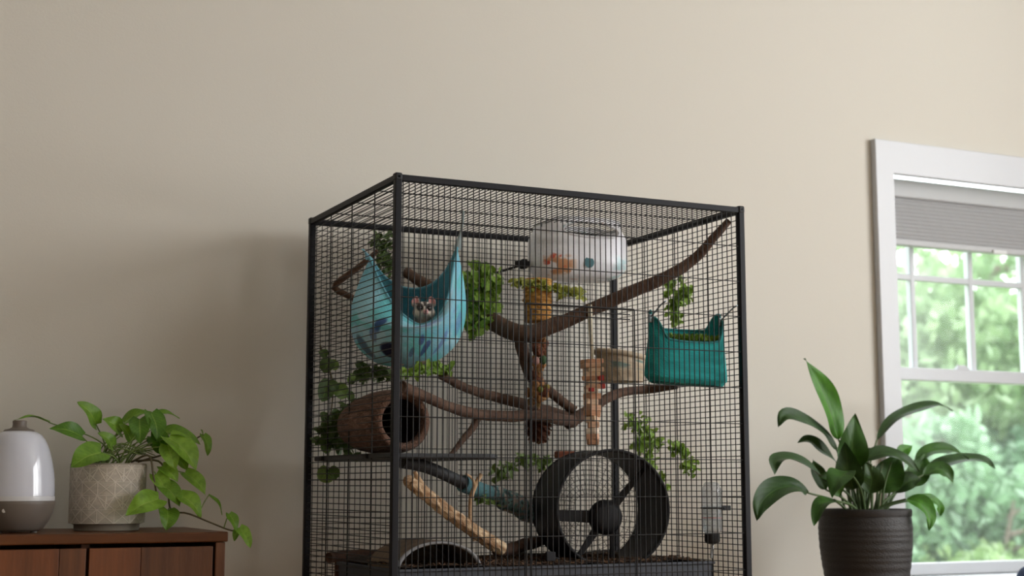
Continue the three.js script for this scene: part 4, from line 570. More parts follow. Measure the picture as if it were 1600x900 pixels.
{ // water bottle
  const c = [1.6983, 0.8434, -2.585], t = thing('water_bottle', 'clear plastic water bottle with a dark cap and steel spout hung inside the right front', 'water bottle', c), s = 0.0013;
  const clear = mat({ color: 0xf2f5f8, transmission: 0.76, thickness: 0, roughness: 0.1, ior: 1.5, clearcoat: 1, clearcoatRoughness: 0.05, bumpMap: GRAIN, bumpScale: 0.0001 });
  part('bottle', lathe([[0.0005, 0.062], [0.012, 0.0615], [0.0155, 0.058], [0.0205, 0.046], [0.021, 0.04], [0.021, -0.032], [0.0195, -0.04], [0.014, -0.044]], 40), clear, t);
  part('water', lathe([[0.0005, 0.012], [0.019, 0.012], [0.019, -0.03], [0.012, -0.042], [0.0005, -0.042]], 32), mat({ color: 0xf4f7f8, transmission: 0.9, thickness: 0, roughness: 0.03, ior: 1.33, bumpMap: GRAIN, bumpScale: 0.00001 }), t);
  part('cap', lathe([[0.0005, -0.043], [0.0155, -0.043], [0.016, -0.046], [0.016, -0.06], [0.013, -0.064], [0.006, -0.066], [0.0005, -0.066]], 30), blackPlastic, t);
  part('spout', limb([[0, -0.062, 0], [-0.001, -0.074, 0.001], [-0.004, -0.086, 0.004], [-0.007, -0.094, 0.007]], [0.0034, 0.0034, 0.0032, 0.003], { m: 12 }), mat({ color: 0xc6c8ca, metalness: 0.9, roughness: 0.25, bumpMap: SPECK, bumpScale: 0.00005 }), t);
  part('hanger', merge([ring(0, 0.008, 0, 0.0225, 0.0016), rbox(0.02, 0.046, 0.003, 0.013, -0.003, 0.004, 0.002), rod([0.0, 0.008, 0.0225], [0.0, 0.008, 0.050], 0.0016), rod([0.022, 0.05, 0.0], [0.022, -0.04, 0.0], 0.0012)]), blackPlastic, t);
  part('level_mark', ring(0, -0.012, 0, 0.0213, 0.0005), mat({ color: 0xa04a48, roughness: 0.6, bumpMap: SPECK, bumpScale: 0.0001 }), t);
}

// ---------------------------------------------------------------- artificial greenery in the cage
function sprig(name, label, stems, o) {                                     // stems with many small leaves on them
  const at = stems[0][0], t = thing(name, label, o.category ?? 'plant', at, 0, 'artificial greenery in the cage'), r = mulberry(o.seed), gs = [], L = (p) => [p[0] - at[0], p[1] - at[1], p[2] - at[2]];
  stems.forEach((pts, k) => {
    const c = new THREE.CatmullRomCurve3(pts.map((p) => V(L(p))));
    part('stem', limb(pts.map(L), [0.0022, 0.0014], { n: 16, m: 6 }), o.stem ?? stemGreen, t);
    for (let i = 0; i < o.n; i++) {
      const q = c.getPoint(r()), d = V(r() - 0.5, r() - 0.35, r() - 0.5).normalize(), s = o.size * (0.7 + 0.6 * r()), sp = o.spread * Math.cbrt(r());
      const off = V(r() - 0.5, r() - 0.5, r() - 0.5).normalize().multiply(V(1, 1, o.flat ?? 1)).multiplyScalar(sp); q.add(off);
      const e = q.clone().addScaledVector(d, s), m = q.clone().lerp(e, 0.5).add(V(0, s * 0.12, 0));
      gs.push(leaf([q, m, e].map((p) => [p.x, p.y, p.z]), s * (o.aspect ?? 0.34), { n: 5, m: 2, up: [r() - 0.5, 0.6, r() + 0.2], shape: o.shape ?? 'lance', fold: 0.3, seed: i }));
    }
  });
  const f = part('foliage', merge(gs), o.leaf, t); f.userData.kind = 'stuff';
  return t;
}
function vine(name, label, stem, leaves, m, o = {}) {                        // a stem with single large leaves, each a part: [x, y, z base] -> tip, half width
  const at = stem[0], t = thing(name, label, 'plant', at, 0, 'artificial greenery in the cage'), L = (p) => [p[0] - at[0], p[1] - at[1], p[2] - at[2]];
  part('stem', limb(stem.map(L), [0.002, 0.0015], { n: 30, m: 6 }), stemBrown, t);
  leaves.forEach(([b, e, hw], i) => { const B = L(b), E = L(e), M = [(B[0] + E[0]) / 2, (B[1] + E[1]) / 2 + 0.003, (B[2] + E[2]) / 2 + 0.006]; part('leaf', leaf([B, M, E], hw, { shape: o.shape ?? 'heart', up: [-0.3 + 0.2 * (i % 3), 0.25, 1], n: 10, m: 6, seed: i, fold: 0.25 }), m[i % m.length], t); });
  return t;
}
sprig('leafy_bunch', 'bright green leafy artificial bunch at the right side of the blue hammock', [[[1.28, 1.2302, -2.85], [1.2866, 1.2925, -2.845], [1.2886, 1.3573, -2.86]], [[1.28, 1.2372, -2.85], [1.3117, 1.2944, -2.85], [1.3146, 1.3519, -2.86]], [[1.2859, 1.2324, -2.87], [1.2854, 1.2845, -2.9], [1.294, 1.3441, -2.92]]], { seed: 51, n: 170, spread: 0.024, size: 0.021, leaf: brightLeaf, shape: 'oval' });
sprig('leafy_sprig', 'small dark green artificial sprig at the top left above the blue hammock', [[[1.1327, 1.3659, -3], [1.1224, 1.4096, -3.01], [1.1151, 1.4438, -3.02]], [[1.1297, 1.37, -3], [1.1231, 1.4126, -3], [1.1357, 1.4394, -3.01]]], { seed: 52, n: 60, spread: 0.018, size: 0.018, leaf: vineLeaf[0] });
sprig('leafy_garland', 'bright green leafy garland lying under the blue hammock above the fibre nest', [[[1.0486, 1.1111, -2.72], [1.0977, 1.1243, -2.74], [1.1521, 1.1321, -2.77], [1.1892, 1.1334, -2.79]]], { seed: 53, n: 110, spread: 0.012, size: 0.017, leaf: brightLeaf });
sprig('leafy_garland', 'dark green leafy garland at the left wires under the blue hammock', [[[1.0368, 1.1272, -2.93], [1.0602, 1.1314, -2.9], [1.074, 1.1238, -2.86], [1.0844, 1.1161, -2.82]]], { seed: 54, n: 70, spread: 0.018, size: 0.02, leaf: vineLeaf[0] });
sprig('leafy_bunch', 'dark green artificial foliage hanging over the left end of the fibre nest', [[[1.0329, 1.0554, -2.9], [1.0224, 1.0304, -2.95], [1.0065, 0.9906, -2.985]], [[1.0331, 1.0345, -2.88], [1.0301, 1.0023, -2.91], [1.0234, 0.9697, -2.95]], [[1.0075, 1.0316, -2.99], [0.997, 1.0045, -3], [1.0004, 0.9773, -3]]], { seed: 55, n: 75, spread: 0.024, size: 0.024, leaf: vineLeaf[0], shape: 'oval' });
sprig('leafy_garland', 'yellow green leafy garland lying over the top of the woven foraging toy', [[[1.3603, 1.3314, -2.82], [1.3989, 1.3253, -2.798], [1.4623, 1.3152, -2.8], [1.5248, 1.31, -2.81]]], { seed: 56, n: 130, spread: 0.011, size: 0.017, leaf: yellowLeaf });
sprig('trailing_fern', 'green fern trailing down the right wires above the running wheel', [[[1.745, 1.0527, -2.9952], [1.745, 1.0138, -2.9517], [1.745, 0.9543, -2.9299]], [[1.745, 1.0459, -2.9364], [1.745, 0.9976, -2.9003], [1.745, 0.975, -2.8671]], [[1.745, 0.9994, -2.9667], [1.745, 0.9614, -2.9183], [1.745, 0.8814, -2.8419]]], { seed: 57, n: 60, spread: 0.017, size: 0.017, leaf: brightLeaf, shape: 'oval' });
sprig('trailing_fern', 'short light green fern on the right wires above the water bottle', [[[1.745, 0.9811, -2.812], [1.745, 0.9631, -2.7644], [1.745, 0.9166, -2.7267]]], { seed: 58, n: 70, spread: 0.011, size: 0.016, leaf: brightLeaf, shape: 'oval' });
sprig('leafy_sprig', 'upright green sprig rising behind the teal pouch', [[[1.742, 1.2546, -2.7779], [1.743, 1.2952, -2.7783], [1.744, 1.3304, -2.7681]], [[1.742, 1.26, -2.7885], [1.743, 1.3127, -2.805], [1.744, 1.3578, -2.8137]], [[1.742, 1.3028, -2.7819], [1.743, 1.3175, -2.7456], [1.744, 1.3153, -2.7261]]], { seed: 59, n: 45, spread: 0.012, size: 0.017, leaf: brightLeaf, shape: 'oval' });
sprig('leafy_sprig', 'thin light green sprig high on the right wires under the long branch', [[[1.746, 1.3683, -2.8029], [1.746, 1.3678, -2.7757], [1.746, 1.344, -2.7602]]], { seed: 60, n: 30, spread: 0.009, size: 0.014, leaf: brightLeaf });
sprig('leafy_garland', 'green leafy garland behind the mottled cloth sleeve left of the wheel', [[[1.3402, 0.9069, -2.9], [1.3763, 0.9305, -2.905], [1.4177, 0.9433, -2.91], [1.478, 0.9466, -2.92], [1.502, 0.9297, -2.92]]], { seed: 61, n: 110, spread: 0.014, size: 0.019, leaf: vineLeaf[1] });
sprig('leafy_sprig', 'small green sprig hanging below the teal sleeve of the hose perch', [[[1.2398, 0.8831, -2.745], [1.2565, 0.8675, -2.75], [1.2791, 0.8595, -2.755]]], { seed: 62, n: 40, spread: 0.008, size: 0.016, leaf: vineLeaf[1] });
vine('ivy_vine', 'artificial ivy vine with large dark leaves hanging down the left back corner of the cage', [[0.9955, 1.2011, -3.05], [1.0122, 1.1593, -3.045], [1.0246, 1.1177, -3.045], [1.0202, 1.0339, -3.045], [1.0158, 0.9509, -3.045], [1.0108, 0.9096, -3.045]],
  [[[1.0144, 1.1726, -3.035], [0.9973, 1.1409, -3.03], 0.016], [[1.0117, 1.1641, -3.035], [1.0278, 1.1475, -3.03], 0.011], [[1.0094, 1.1277, -3.035], [0.9956, 1.0771, -3.03], 0.019], [[1.0213, 1.1114, -3.035], [1.0508, 1.0868, -3.03], 0.017], [[1.0079, 1.119, -3.03], [1.0269, 1.0998, -3.025], 0.012], [[1.0158, 0.9301, -3.035], [0.9944, 0.9068, -3.03], 0.02], [[1.01, 0.9287, -3.035], [1.0289, 0.9096, -3.03], 0.018], [[1.0562, 1.1177, -3.03], [1.0662, 1.139, -3.03], 0.009], [[0.9925, 1.1889, -3.04], [1.0028, 1.1722, -3.035], 0.011]], vineLeaf, { shape: 'oval' });

// ---------------------------------------------------------------- dresser with a diffuser and a pothos
const DT = 0.81;
{
  const x1 = 0.732, x0 = -0.52, zf = -2.80, zb = -3.15, t = thing('dresser', 'walnut wooden dresser with flat plank doors against the wall at the left', 'dresser', [(x0 + x1) / 2, 0, (zf + zb) / 2]);
  const L = (g) => g.translate(-(x0 + x1) / 2, 0, -(zf + zb) / 2), q = (n, g, m, p = t) => part(n, L(g), m, p);
  q('top', rbox(x0 - 0.004, x1 + 0.004, DT - 0.019, DT, zb, zf + 0.004, 0.003, 3), walnutTop);
  q('side', rbox(x1 - 0.019, x1, 0.13, DT - 0.0195, zb, zf - 0.001, 0.002), walnut); q('side', rbox(x0, x0 + 0.019, 0.13, DT - 0.0195, zb, zf - 0.001, 0.002), walnut);
  q('bottom', rbox(x0 + 0.019, x1 - 0.019, 0.13, 0.15, zb, zf - 0.003, 0.002), walnut); q('back', rbox(x0 + 0.019, x1 - 0.019, 0.15, DT - 0.02, zb, zb + 0.008, 0.001), walnutB);
  q('divider', rbox(0.467, 0.483, 0.15, DT - 0.02, zb + 0.01, zf - 0.03, 0.001), walnut);
  const dz0 = zf - 0.02, dz1 = zf - 0.002, y1 = DT - 0.027;
  const door = (xa, xb, planks, mats) => { const d = new THREE.Group(); d.name = numbered('door'); t.add(d); const w = (xb - xa) / planks.reduce((a, b) => a + b, 0); let x = xa; planks.forEach((k, i) => { q('plank', rbox(x + 0.0004, x + w * k - 0.0004, 0.155, y1, dz0, dz1, 0.0012), mats[i % mats.length], d); x += w * k; }); return d; };
  door(x0 + 0.022, 0.035, [1, 1, 1], [walnutB, walnut, walnutC]); door(0.039, 0.4725, [1, 1, 0.25], [walnutB, walnutC, walnut]); door(0.4775, 0.709, [1, 1.44], [walnutC, walnutB]);
  for (const [x, z] of [[x0 + 0.05, zf - 0.04], [x1 - 0.05, zf - 0.04], [x0 + 0.05, zb + 0.04], [x1 - 0.05, zb + 0.04]]) q('leg', new THREE.CylinderGeometry(0.02, 0.013, 0.132, 20).translate(x, 0.066, z), walnut);
}
{
  const z = -2.915, at = [0.3587, 0.8605, -2.915], t = thing('aroma_diffuser', 'egg-shaped aroma diffuser with glossy white top and taupe base on the dresser', 'diffuser', [at[0], DT, z]), s = 0.00121, y0 = 831.5;
  const q = (list) => list.map(([r, py]) => [r * s, (y0 - py) * s]);
  const taupe = mat({ color: new THREE.Color().setRGB(0.14, 0.115, 0.095), roughness: 0.45, bumpMap: again(SPECK, 4, 4), bumpScale: 0.0001 });
  part('base', lathe(q([[0.3, 829], [36, 829], [42, 825], [50, 813], [55.5, 800], [58, 788], [58.2, 783.3], [57.6, 782.5], [0.3, 782.5]]), 72), taupe, t);
  for (const a of [0.5, 2.6, 4.7]) part('foot', new THREE.CylinderGeometry(0.006, 0.006, 0.0035, 14).translate(0.036 * Math.cos(a), 0.0016, 0.036 * Math.sin(a)), taupe, t);
  part('light_ring', lathe(q([[57.4, 782.4], [57.6, 780], [57.5, 776], [57.2, 775.4]]), 72), mat({ color: new THREE.Color().setRGB(0.78, 0.78, 0.8), roughness: 0.3, transmission: 0.3, thickness: 0, bumpMap: SPECK, bumpScale: 0.00005 }), t);
  part('cover', lathe(q([[57.4, 775.3], [57.3, 765], [56.4, 750], [54.5, 735], [52, 722], [48.5, 708], [44.5, 696], [40.5, 688], [35, 681], [29, 676.5], [22, 674], [10, 672.5], [0.3, 672]]), 72), mat({ color: new THREE.Color().setRGB(0.56, 0.575, 0.645), roughness: 0.12, clearcoat: 0.6, clearcoatRoughness: 0.05, bumpMap: again(GRAIN, 2, 1), bumpScale: 0.0001 }), t);
  part('cap', lathe(q([[24, 674.5], [22.5, 672.2], [15, 670.5], [11, 668], [10.3, 664], [10.8, 659], [10, 657.6], [7.5, 658.6], [0.3, 659]]), 48), taupe, t);
  part('button', new THREE.CylinderGeometry(0.0035, 0.0035, 0.003, 16).rotateX(Math.PI / 2).translate(-0.0285, (y0 - 797) * s, 0.0607), mat({ color: 0xa9a29a, roughness: 0.4, bumpMap: SPECK, bumpScale: 0.0001 }), t);
}
{
  const c = [0.5384, 0.8712, -2.975], s = 0.001262, t = thing('pothos', 'trailing pothos in a beige round planter with a raised line pattern on the dresser', 'potted plant', [c[0], DT, c[2]]);
  const line = (u, v) => { const X = u * 14, Y = v * 4.25, fx = X - Math.floor(X), fy = Y - Math.floor(Y), row = Math.floor(Y), w = 0.035; let k = Math.min(Math.abs(fy), Math.abs(1 - fy)) * 1.3; const d = (a) => { k = Math.min(k, Math.abs(a)); }; d((fx - fy) * 0.7); d((fx + fy - 1) * 0.7); if (row % 2) { d((fx - 0.5) * 0.9); d((Math.abs(fx - 0.5) - fy * 0.5) * 0.8); } else d(Math.min(fx, 1 - fx)); if (row === 0) d((fx - 0.5 - (fy - 0.5)) * 0.5); return smooth(w, w * 0.45, k); };
  const potMap = tex(1024, (u, v) => { const L = line(u, v), n = fbm(u, v, 40, 20, 410, 3); return [0.73, 0.695, 0.64].map((x, i) => mix(x * (0.9 + 0.2 * n), [0.87, 0.84, 0.79][i], L * 0.75)); });
  const potBump = tex(512, (u, v) => 0.3 + 0.7 * line(u, v) + 0.1 * fbm(u, v, 60, 30, 415, 2), false);
  const ceramic = mat({ map: potMap, roughness: 0.7, bumpMap: potBump, bumpScale: 0.0008 }), plain = mat({ color: new THREE.Color().setRGB(0.30, 0.26, 0.21), roughness: 0.7, bumpMap: again(SPECK, 3, 3), bumpScale: 0.0002 });
  const r = 0.0735, h = 0.131;
  part('planter_side', lathe([[r - 0.0005, 0.0145], [r, h - 0.003]], 96), ceramic, t);
  part('planter_rim', lathe([[r, h - 0.0035], [r - 0.001, h], [r - 0.004, h], [r - 0.005, h - 0.003], [r - 0.005, h - 0.02], [0.0005, h - 0.021]], 80), plain, t);
  part('planter_foot', lathe([[0.0005, 0], [r * 0.83, 0], [r * 0.85, 0.002], [r * 0.855, 0.012], [r * 0.95, 0.0145], [r - 0.001, 0.0145]], 64), plain, t);
  part('potting_soil', lathe([[0.0005, h - 0.006], [r * 0.6, h - 0.007], [r - 0.006, h - 0.012]], 40), soil, t);
  const L = (p) => [p[0] - c[0], p[1] - DT, p[2] - c[2]], rnd = mulberry(61);
  const crown = (k) => [0.035 * Math.cos(k * 2.4) * 0.9, h - 0.008, 0.03 * Math.sin(k * 2.4)];
  // base and tip of each blade, half width, how far its base stands out, blade facing; from: crown or a point on a vine
  const leaves = [
    [[0.418, 1.0198, -2.96], [0.3531, 1.0221, -2.955], 8, 0, [0.2, 1, 0.15]], [[0.4804, 0.9931, -2.95], [0.4176, 1.0068, -2.945], 13, 2, [0.1, 0.75, 1]], [[0.5099, 1.018, -2.97], [0.4701, 1.0606, -2.955], 14, 0, [0.5, 0.5, 1]], [[0.5121, 0.9616, -2.915], [0.4524, 0.9315, -2.895], 19, 0, [-0.2, 0.7, 1]],
    [[0.558, 1.0035, -2.965], [0.5184, 1.0275, -2.95], 13, 0, [0.3, 0.6, 1]], [[0.5382, 0.9748, -2.94], [0.5072, 1.0003, -2.93], 10, 0, [0.4, 0.5, 1]], [[0.5674, 1.0234, -2.985], [0.6194, 1.0446, -2.975], 11, 0, [-0.2, 1, 0.7]], [[0.5907, 1.0289, -2.95], [0.5896, 0.9789, -2.93], 14, 2, [-0.2, 0.3, 1]],
    [[0.6151, 1.0425, -2.96], [0.6244, 0.9832, -2.935], 15, 2, [0.3, 0.3, 1]], [[0.624, 1.0402, -2.99], [0.6789, 1.0333, -2.985], 8, 0, [0.1, 1, 0.5]], [[0.644, 1.0049, -2.97], [0.714, 0.9796, -2.95], 14, 0, [0.1, 1, 0.7]], [[0.6481, 0.9926, -2.94], [0.6982, 0.9252, -2.91], 20, 1, [0.4, 0.6, 1]],
    [[0.6427, 0.9769, -2.925], [0.655, 0.9275, -2.905], 13, 1, [-0.3, 0.4, 1]], [[0.628, 0.995, -2.99], [0.6451, 0.9577, -2.98], 13, 2, [0, 0.4, 1]], [[0.5767, 0.987, -2.955], [0.5509, 1.0193, -2.95], 9, 0, [0.2, 0.6, 1]], [[0.6356, 0.9723, -2.95], [0.6165, 1.0128, -2.95], 14, 2, [0.2, 0.2, 1]]];
  const trail = [
    [[0.7211, 0.9993, -2.96], [0.729, 0.9565, -2.95], 9, [0.6, 0.4, 1]], [[0.6834, 0.9229, -2.945], [0.7211, 0.8784, -2.925], 13, [0.3, 0.6, 1]], [[0.7289, 0.8784, -2.93], [0.7547, 0.839, -2.92], 6, [0.8, 0.5, 0.6]], [[0.6198, 0.8716, -2.885], [0.5532, 0.8406, -2.865], 17, [-0.2, 0.6, 1]], [[0.6318, 0.9, -2.91], [0.6625, 0.8565, -2.89], 14, [0.2, 0.5, 1]],
    [[0.6665, 0.88, -2.905], [0.7036, 0.8351, -2.885], 14, [0.4, 0.6, 1]], [[0.6412, 0.8503, -2.9], [0.6332, 0.8115, -2.875], 14, [0.1, 0.4, 1]], [[0.6337, 0.9352, -2.93], [0.6619, 0.9038, -2.91], 11, [0.2, 0.5, 1]], [[0.7544, 0.8425, -2.865], [0.7668, 0.8078, -2.855], 8, [0.3, 0.4, 1]], [[0.7743, 0.815, -2.86], [0.7945, 0.7752, -2.85], 9, [0.3, 0.3, 1]], [[0.7706, 0.8113, -2.86], [0.7634, 0.7892, -2.855], 5, [-0.4, 0.3, 1]],
    [[0.7181, 1.0098, -2.965], [0.718, 0.9864, -2.962], 3, [1, 0.3, 0.4]], [[0.6568, 0.957, -2.94], [0.6813, 0.9278, -2.92], 12, [0.3, 0.5, 1]], [[0.6195, 0.9188, -2.92], [0.6403, 0.8776, -2.9], 12, [0.1, 0.4, 1]]];
  const blade = (b, e, hw, up, i, k) => { const B = L(b), E = L(e), d = V(E).sub(V(B)), M = V(B).lerp(V(E), 0.5).addScaledVector(V(up).normalize(), d.length() * 0.13); part('leaf', leaf([B, [M.x, M.y, M.z], E], hw * s * 1.22, { shape: 'heart', up, seed: i, fold: 0.3, n: 16, m: 8 }), pothosLeaf[k], t); };
  leaves.forEach(([b, e, hw, k, up], i) => { blade(b, e, hw, up, i, k); const B = L(b), g = crown(i), m = [mix(g[0], B[0], 0.35), Math.max(mix(g[1], B[1], 0.6), h + 0.012), mix(g[2], B[2], 0.4)]; part('stem', limb([g, m, B], [0.0017, 0.0012], { n: 16, m: 6 }), stemGreen, t); });
  const vines = [[[0.5792, 0.9441, -2.96], [0.6066, 0.9565, -2.93], [0.6127, 0.9149, -2.905], [0.6205, 0.8715, -2.9], [0.628, 0.8369, -2.895], [0.6348, 0.8246, -2.89]], [[0.5879, 0.9467, -2.96], [0.6318, 0.9442, -2.94], [0.6441, 0.8962, -2.92], [0.6498, 0.8489, -2.905], [0.6768, 0.844, -2.89], [0.7218, 0.8252, -2.875], [0.7604, 0.81, -2.865], [0.7874, 0.8086, -2.86]], [[0.5937, 0.9443, -2.97], [0.6498, 0.9624, -2.955], [0.6928, 0.9834, -2.96], [0.7211, 1.0006, -2.96]]];
  vines.forEach((v) => part('vine', limb(v.map(L), [0.0022, 0.0016], { n: 34, m: 7 }), stemBrown, t));
  const on = vines.map((v) => new THREE.CatmullRomCurve3(v.map((p) => V(L(p)))).getPoints(60)).flat();
  trail.forEach(([b, e, hw, up], i) => { blade(b, e, hw, up, i + 40, i % 2); const B = V(L(b)); let best = on[0]; for (const p of on) if (p.distanceTo(B) < best.distanceTo(B)) best = p; if (best.distanceTo(B) > 0.003) part('stem', limb([[best.x, best.y, best.z], [mix(best.x, B.x, 0.5), mix(best.y, B.y, 0.5) + 0.004, mix(best.z, B.z, 0.5) + 0.002], L(b)], [0.0013, 0.001], { n: 8, m: 6 }), stemGreen, t); });
  for (let i = 0; i < 16; i++) { const g = crown(i + 20), a = rnd() * 1.6 - 0.3, len = 0.05 + 0.05 * rnd(); part('stem', limb([g, [g[0] + a * len * 0.4, g[1] + len * 0.5, g[2] + 0.01], [g[0] + a * len, g[1] + len * (a > 0.8 ? 0.35 : 0.8), g[2] + 0.02]], [0.0015, 0.001], { n: 10, m: 5 }), stemGreen, t); }
}

// ---------------------------------------------------------------- peace lily on a stand by the window
const LZ = -2.85, LC = [2.3112, 0.8417, -2.85], LS = 0.001548, POT = { top: LC[1], bot: LC[1] - 0.225 };
{
  const t = thing('peace_lily', 'large dark green peace lily in a ribbed black pot in front of the window', 'potted plant', [LC[0], POT.bot, LC[2]]), h = POT.top - POT.bot, k = LS * 0.94;
  const potM = mat({ color: new THREE.Color().setRGB(0.021, 0.018, 0.017), roughness: 0.6, bumpMap: again(SPECK, 4, 2), bumpScale: 0.0008 });
  const prof = [[0.0005, 0.0], [0.085, 0.0], [0.088, 0.004]]; for (let i = 0; i <= 60; i++) { const y = 0.006 + (h - 0.024) * i / 60, f = y / h; prof.push([(mix(60, 76.5, Math.sin(Math.min(1, f * 1.25) * Math.PI / 2)) - 3 * smooth(0.8, 1, f)) * k + 0.0006 * Math.sin(i * 1.35 + 1.2 * Math.sin(i * 0.4)) * smooth(0, 0.1, f) * smooth(0.9, 0.8, f), y]); }
  part('pot_body', lathe(prof, 88), potM, t);
  part('pot_rim', lathe([[72.5 * k, h - 0.02], [76 * k, h - 0.017], [76.5 * k, h - 0.004], [75.5 * k, h], [73 * k, h], [72 * k, h - 0.004], [71 * k, h - 0.03], [0.0005, h - 0.031]], 88), potM, t);
  part('potting_soil', lathe([[0.0005, h - 0.012], [71 * k, h - 0.018]], 40), soil, t);
  const L = (p) => [p[0] - LC[0], p[1] - POT.bot, p[2] - LC[2]], r = mulberry(71);
  // spine of each blade from its base to its tip, half width in photo pixels, facing, tone
  const blades = [
    [[[2.2465, 1.009, -2.86], [2.2254, 1.064, -2.855], [2.1916, 1.1324, -2.85], [2.1447, 1.2002, -2.85]], 19, [0.75, 0.25, 0.8], 2], [[[2.2463, 0.9288, -2.82], [2.2482, 0.9864, -2.81], [2.2671, 1.0695, -2.82]], 20, [0.2, 0.1, 1], 1],
    [[[2.413, 1.0097, -2.92], [2.4913, 1.0619, -2.95], [2.5918, 1.0932, -2.98], [2.6876, 1.108, -3], [2.7464, 1.0946, -3.01]], 11, [-0.15, 0.8, 0.9], 0], [[[2.2398, 0.9843, -2.86], [2.1897, 1.0233, -2.85], [2.1285, 1.0493, -2.84], [2.066, 1.0598, -2.83], [2.0487, 1.0325, -2.83]], 14, [0.3, 0.8, 0.75], 0],
    [[[2.2544, 0.954, -2.88], [2.2093, 0.9812, -2.875], [2.1627, 1.0051, -2.87], [2.1324, 0.9986, -2.87]], 11, [0.4, 0.7, 0.7], 0], [[[2.1548, 0.9104, -2.8], [2.0892, 0.9427, -2.78], [2.0245, 0.9582, -2.765], [1.985, 0.9505, -2.755], [1.9771, 0.9216, -2.75]], 15, [0.15, 0.9, 0.6], 0],
    [[[2.0908, 0.8809, -2.78], [2.0369, 0.8956, -2.765], [1.9725, 0.8842, -2.75], [1.9296, 0.8531, -2.74], [1.9166, 0.8194, -2.735]], 17, [0.25, 0.7, 0.8], 0], [[[2.1968, 0.9311, -2.76], [2.1525, 0.9132, -2.74], [2.1173, 0.8695, -2.725]], 17, [-0.3, 0.5, 1], 1],
    [[[2.1403, 0.8648, -2.75], [2.0917, 0.8522, -2.73], [2.0593, 0.8082, -2.72]], 13, [-0.4, 0.5, 1], 1], [[[2.3533, 0.88, -2.84], [2.3704, 0.9231, -2.83], [2.4103, 0.9761, -2.83]], 21, [0.2, 0.15, 1], 1], [[[2.3059, 0.9599, -2.84], [2.3485, 0.9738, -2.82], [2.3944, 0.9631, -2.805], [2.4401, 0.9309, -2.8]], 13, [0.1, 0.9, 0.8], 0],
    [[[2.4985, 0.9524, -2.88], [2.554, 0.9817, -2.89], [2.6323, 0.9876, -2.9], [2.7022, 0.9655, -2.91]], 12, [0.0, 0.8, 0.9], 1], [[[2.4717, 0.9654, -2.91], [2.4932, 0.9849, -2.915], [2.5269, 0.9966, -2.92]], 9, [0.3, 0.4, 1], 2], [[[2.5349, 0.9208, -2.9], [2.6167, 0.9487, -2.92], [2.7214, 0.9661, -2.94], [2.7962, 0.9618, -2.95], [2.833, 0.9403, -2.955]], 12, [0.0, 0.75, 0.9], 0],
    [[[2.4867, 0.9235, -2.84], [2.5232, 0.9361, -2.83], [2.5465, 0.9283, -2.82], [2.5611, 0.9016, -2.815]], 12, [0.1, 0.7, 0.9], 1], [[[2.3698, 0.8651, -2.77], [2.3925, 0.8562, -2.745], [2.407, 0.8248, -2.73], [2.3991, 0.7921, -2.725]], 12, [0.45, 0.6, 0.8], 2], [[[2.425, 0.8646, -2.8], [2.4678, 0.8615, -2.79], [2.4866, 0.846, -2.785], [2.4829, 0.8216, -2.78]], 9, [0.4, 0.7, 0.7], 2],
    [[[2.2482, 0.8879, -2.81], [2.2268, 0.9331, -2.8], [2.218, 1.0009, -2.8]], 18, [-0.1, 0.1, 1], 0], [[[2.4669, 0.8953, -2.87], [2.5012, 0.9348, -2.87], [2.5326, 0.9781, -2.88]], 16, [0.2, 0.2, 1], 1], [[[2.2854, 0.8773, -2.8], [2.2864, 0.9136, -2.79], [2.2689, 0.9528, -2.79]], 15, [0.3, 0.15, 1], 0], [[[2.3837, 0.88, -2.82], [2.4159, 0.9077, -2.81], [2.4472, 0.9139, -2.8]], 13, [0, 0.5, 1], 0], [[[2.204, 0.8878, -2.86], [2.1807, 0.9258, -2.86], [2.1687, 0.9592, -2.86]], 11, [0.4, 0.3, 0.9], 0], [[[2.326, 0.8953, -2.88], [2.318, 0.9419, -2.88], [2.3675, 0.9894, -2.89]], 16, [0, 0.2, 1], 0], [[[2.1982, 0.8731, -2.8], [2.1692, 0.9074, -2.79], [2.1251, 0.9222, -2.78]], 12, [0.3, 0.5, 0.9], 1]];
  blades.forEach(([sp, hw, up, tone], i) => {
    const q = sp.map(L), b = q[0], foot = [clamp(b[0] * 0.35 + (r() - 0.5) * 0.05, -0.06, 0.06), h - 0.016, clamp((b[2]) * 0.35 + (r() - 0.5) * 0.04, -0.06, 0.06)];
    part('leaf', leaf(q, hw * LS * 1.32, { shape: 'lance', up: [up[0] * 0.78 - up[2] * 0.63, up[1], up[0] * 0.63 + up[2] * 0.78], seed: i, fold: 0.32, wave: 0.13, n: 22, m: 8 }), lilyLeaf[tone], t);
    part('stem', limb([foot, [mix(foot[0], b[0], 0.35), mix(foot[1], b[1], 0.6), mix(foot[2], b[2], 0.4)], b], [0.0036, 0.0022], { n: 14, m: 7 }), stemLily, t);
  });
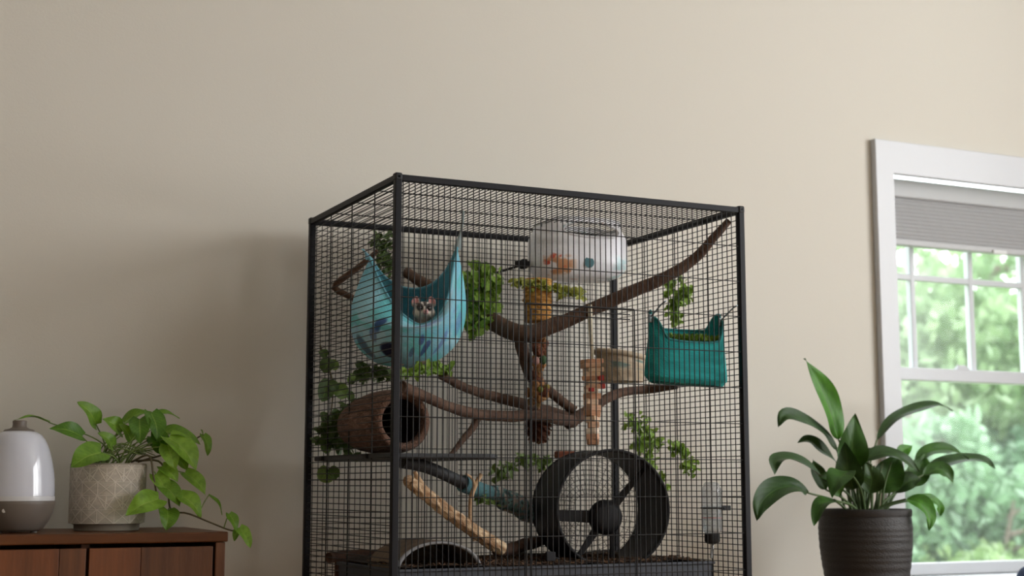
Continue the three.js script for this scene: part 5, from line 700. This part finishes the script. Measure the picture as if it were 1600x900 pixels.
  for (let i = 0; i < 22; i++) { const a = r() * 6.28, q = 0.05 * Math.sqrt(r()), x = q * Math.cos(a), z = q * Math.sin(a), H = 0.06 + 0.06 * r(); part('stem', limb([[x, h - 0.016, z], [x * 1.3, h + H * 0.5, z * 1.2], [x * 1.9, h + H, z * 1.5]], [0.0034, 0.0018], { n: 8, m: 6 }), stemLily, t); }
  const s = thing('plant_stand', 'round wooden plant stand carrying the black pot', 'plant stand', [LC[0], 0, LC[2]]);
  part('top', lathe([[0.0005, POT.bot - 0.024], [0.15, POT.bot - 0.024], [0.155, POT.bot - 0.02], [0.155, POT.bot - 0.004], [0.151, POT.bot], [0.0005, POT.bot]], 60), walnutTop, s);
  for (let i = 0; i < 4; i++) { const a = Math.PI / 4 + i * Math.PI / 2; part('leg', limb([[0.10 * Math.cos(a), POT.bot - 0.02, 0.10 * Math.sin(a)], [0.15 * Math.cos(a), 0, 0.15 * Math.sin(a)]], [0.016, 0.012], { n: 6, m: 12 }), walnut, s); }
}
{ // only the corner of its back reaches into the picture
  const at = [2.8893, 0.6896, -2.98], t = thing('armchair', 'dark navy upholstered chair back showing at the bottom right corner under the window', 'armchair', [at[0] + 0.33, 0, -2.66]);
  const navy = mat({ map: tex(128, (u, v) => hexmix('#1f2a44', '#33415f', fbm(u, v, 40, 40, 430, 3)), true, 6, 6), roughness: 0.95, bumpMap: again(SPECK, 10, 10), bumpScale: 0.0006 }), b = at[1];
  part('back', rbox(-0.33, 0.33, 0.36, b, -0.32, -0.2, 0.04, 4), navy, t); part('seat', rbox(-0.25, 0.25, 0.24, 0.42, -0.2, 0.33, 0.04, 4), navy, t);
  part('arm', rbox(-0.33, -0.252, 0.24, 0.56, -0.2, 0.33, 0.03, 4), navy, t); part('arm', rbox(0.252, 0.33, 0.24, 0.56, -0.2, 0.33, 0.03, 4), navy, t);
  for (const [x, z] of [[-0.27, -0.25], [0.27, -0.25], [-0.27, 0.27], [0.27, 0.27]]) part('leg', new THREE.CylinderGeometry(0.02, 0.014, 0.245, 16).translate(x, 0.1225, z), walnut, t);
  part('frame', rbox(-0.31, 0.31, 0.225, 0.37, -0.31, -0.19, 0.02, 3), navy, t);
}

scene.traverse((o) => { if (o.isMesh) { o.castShadow = true; o.receiveShadow = true; } });
renderer.render(scene, camera);
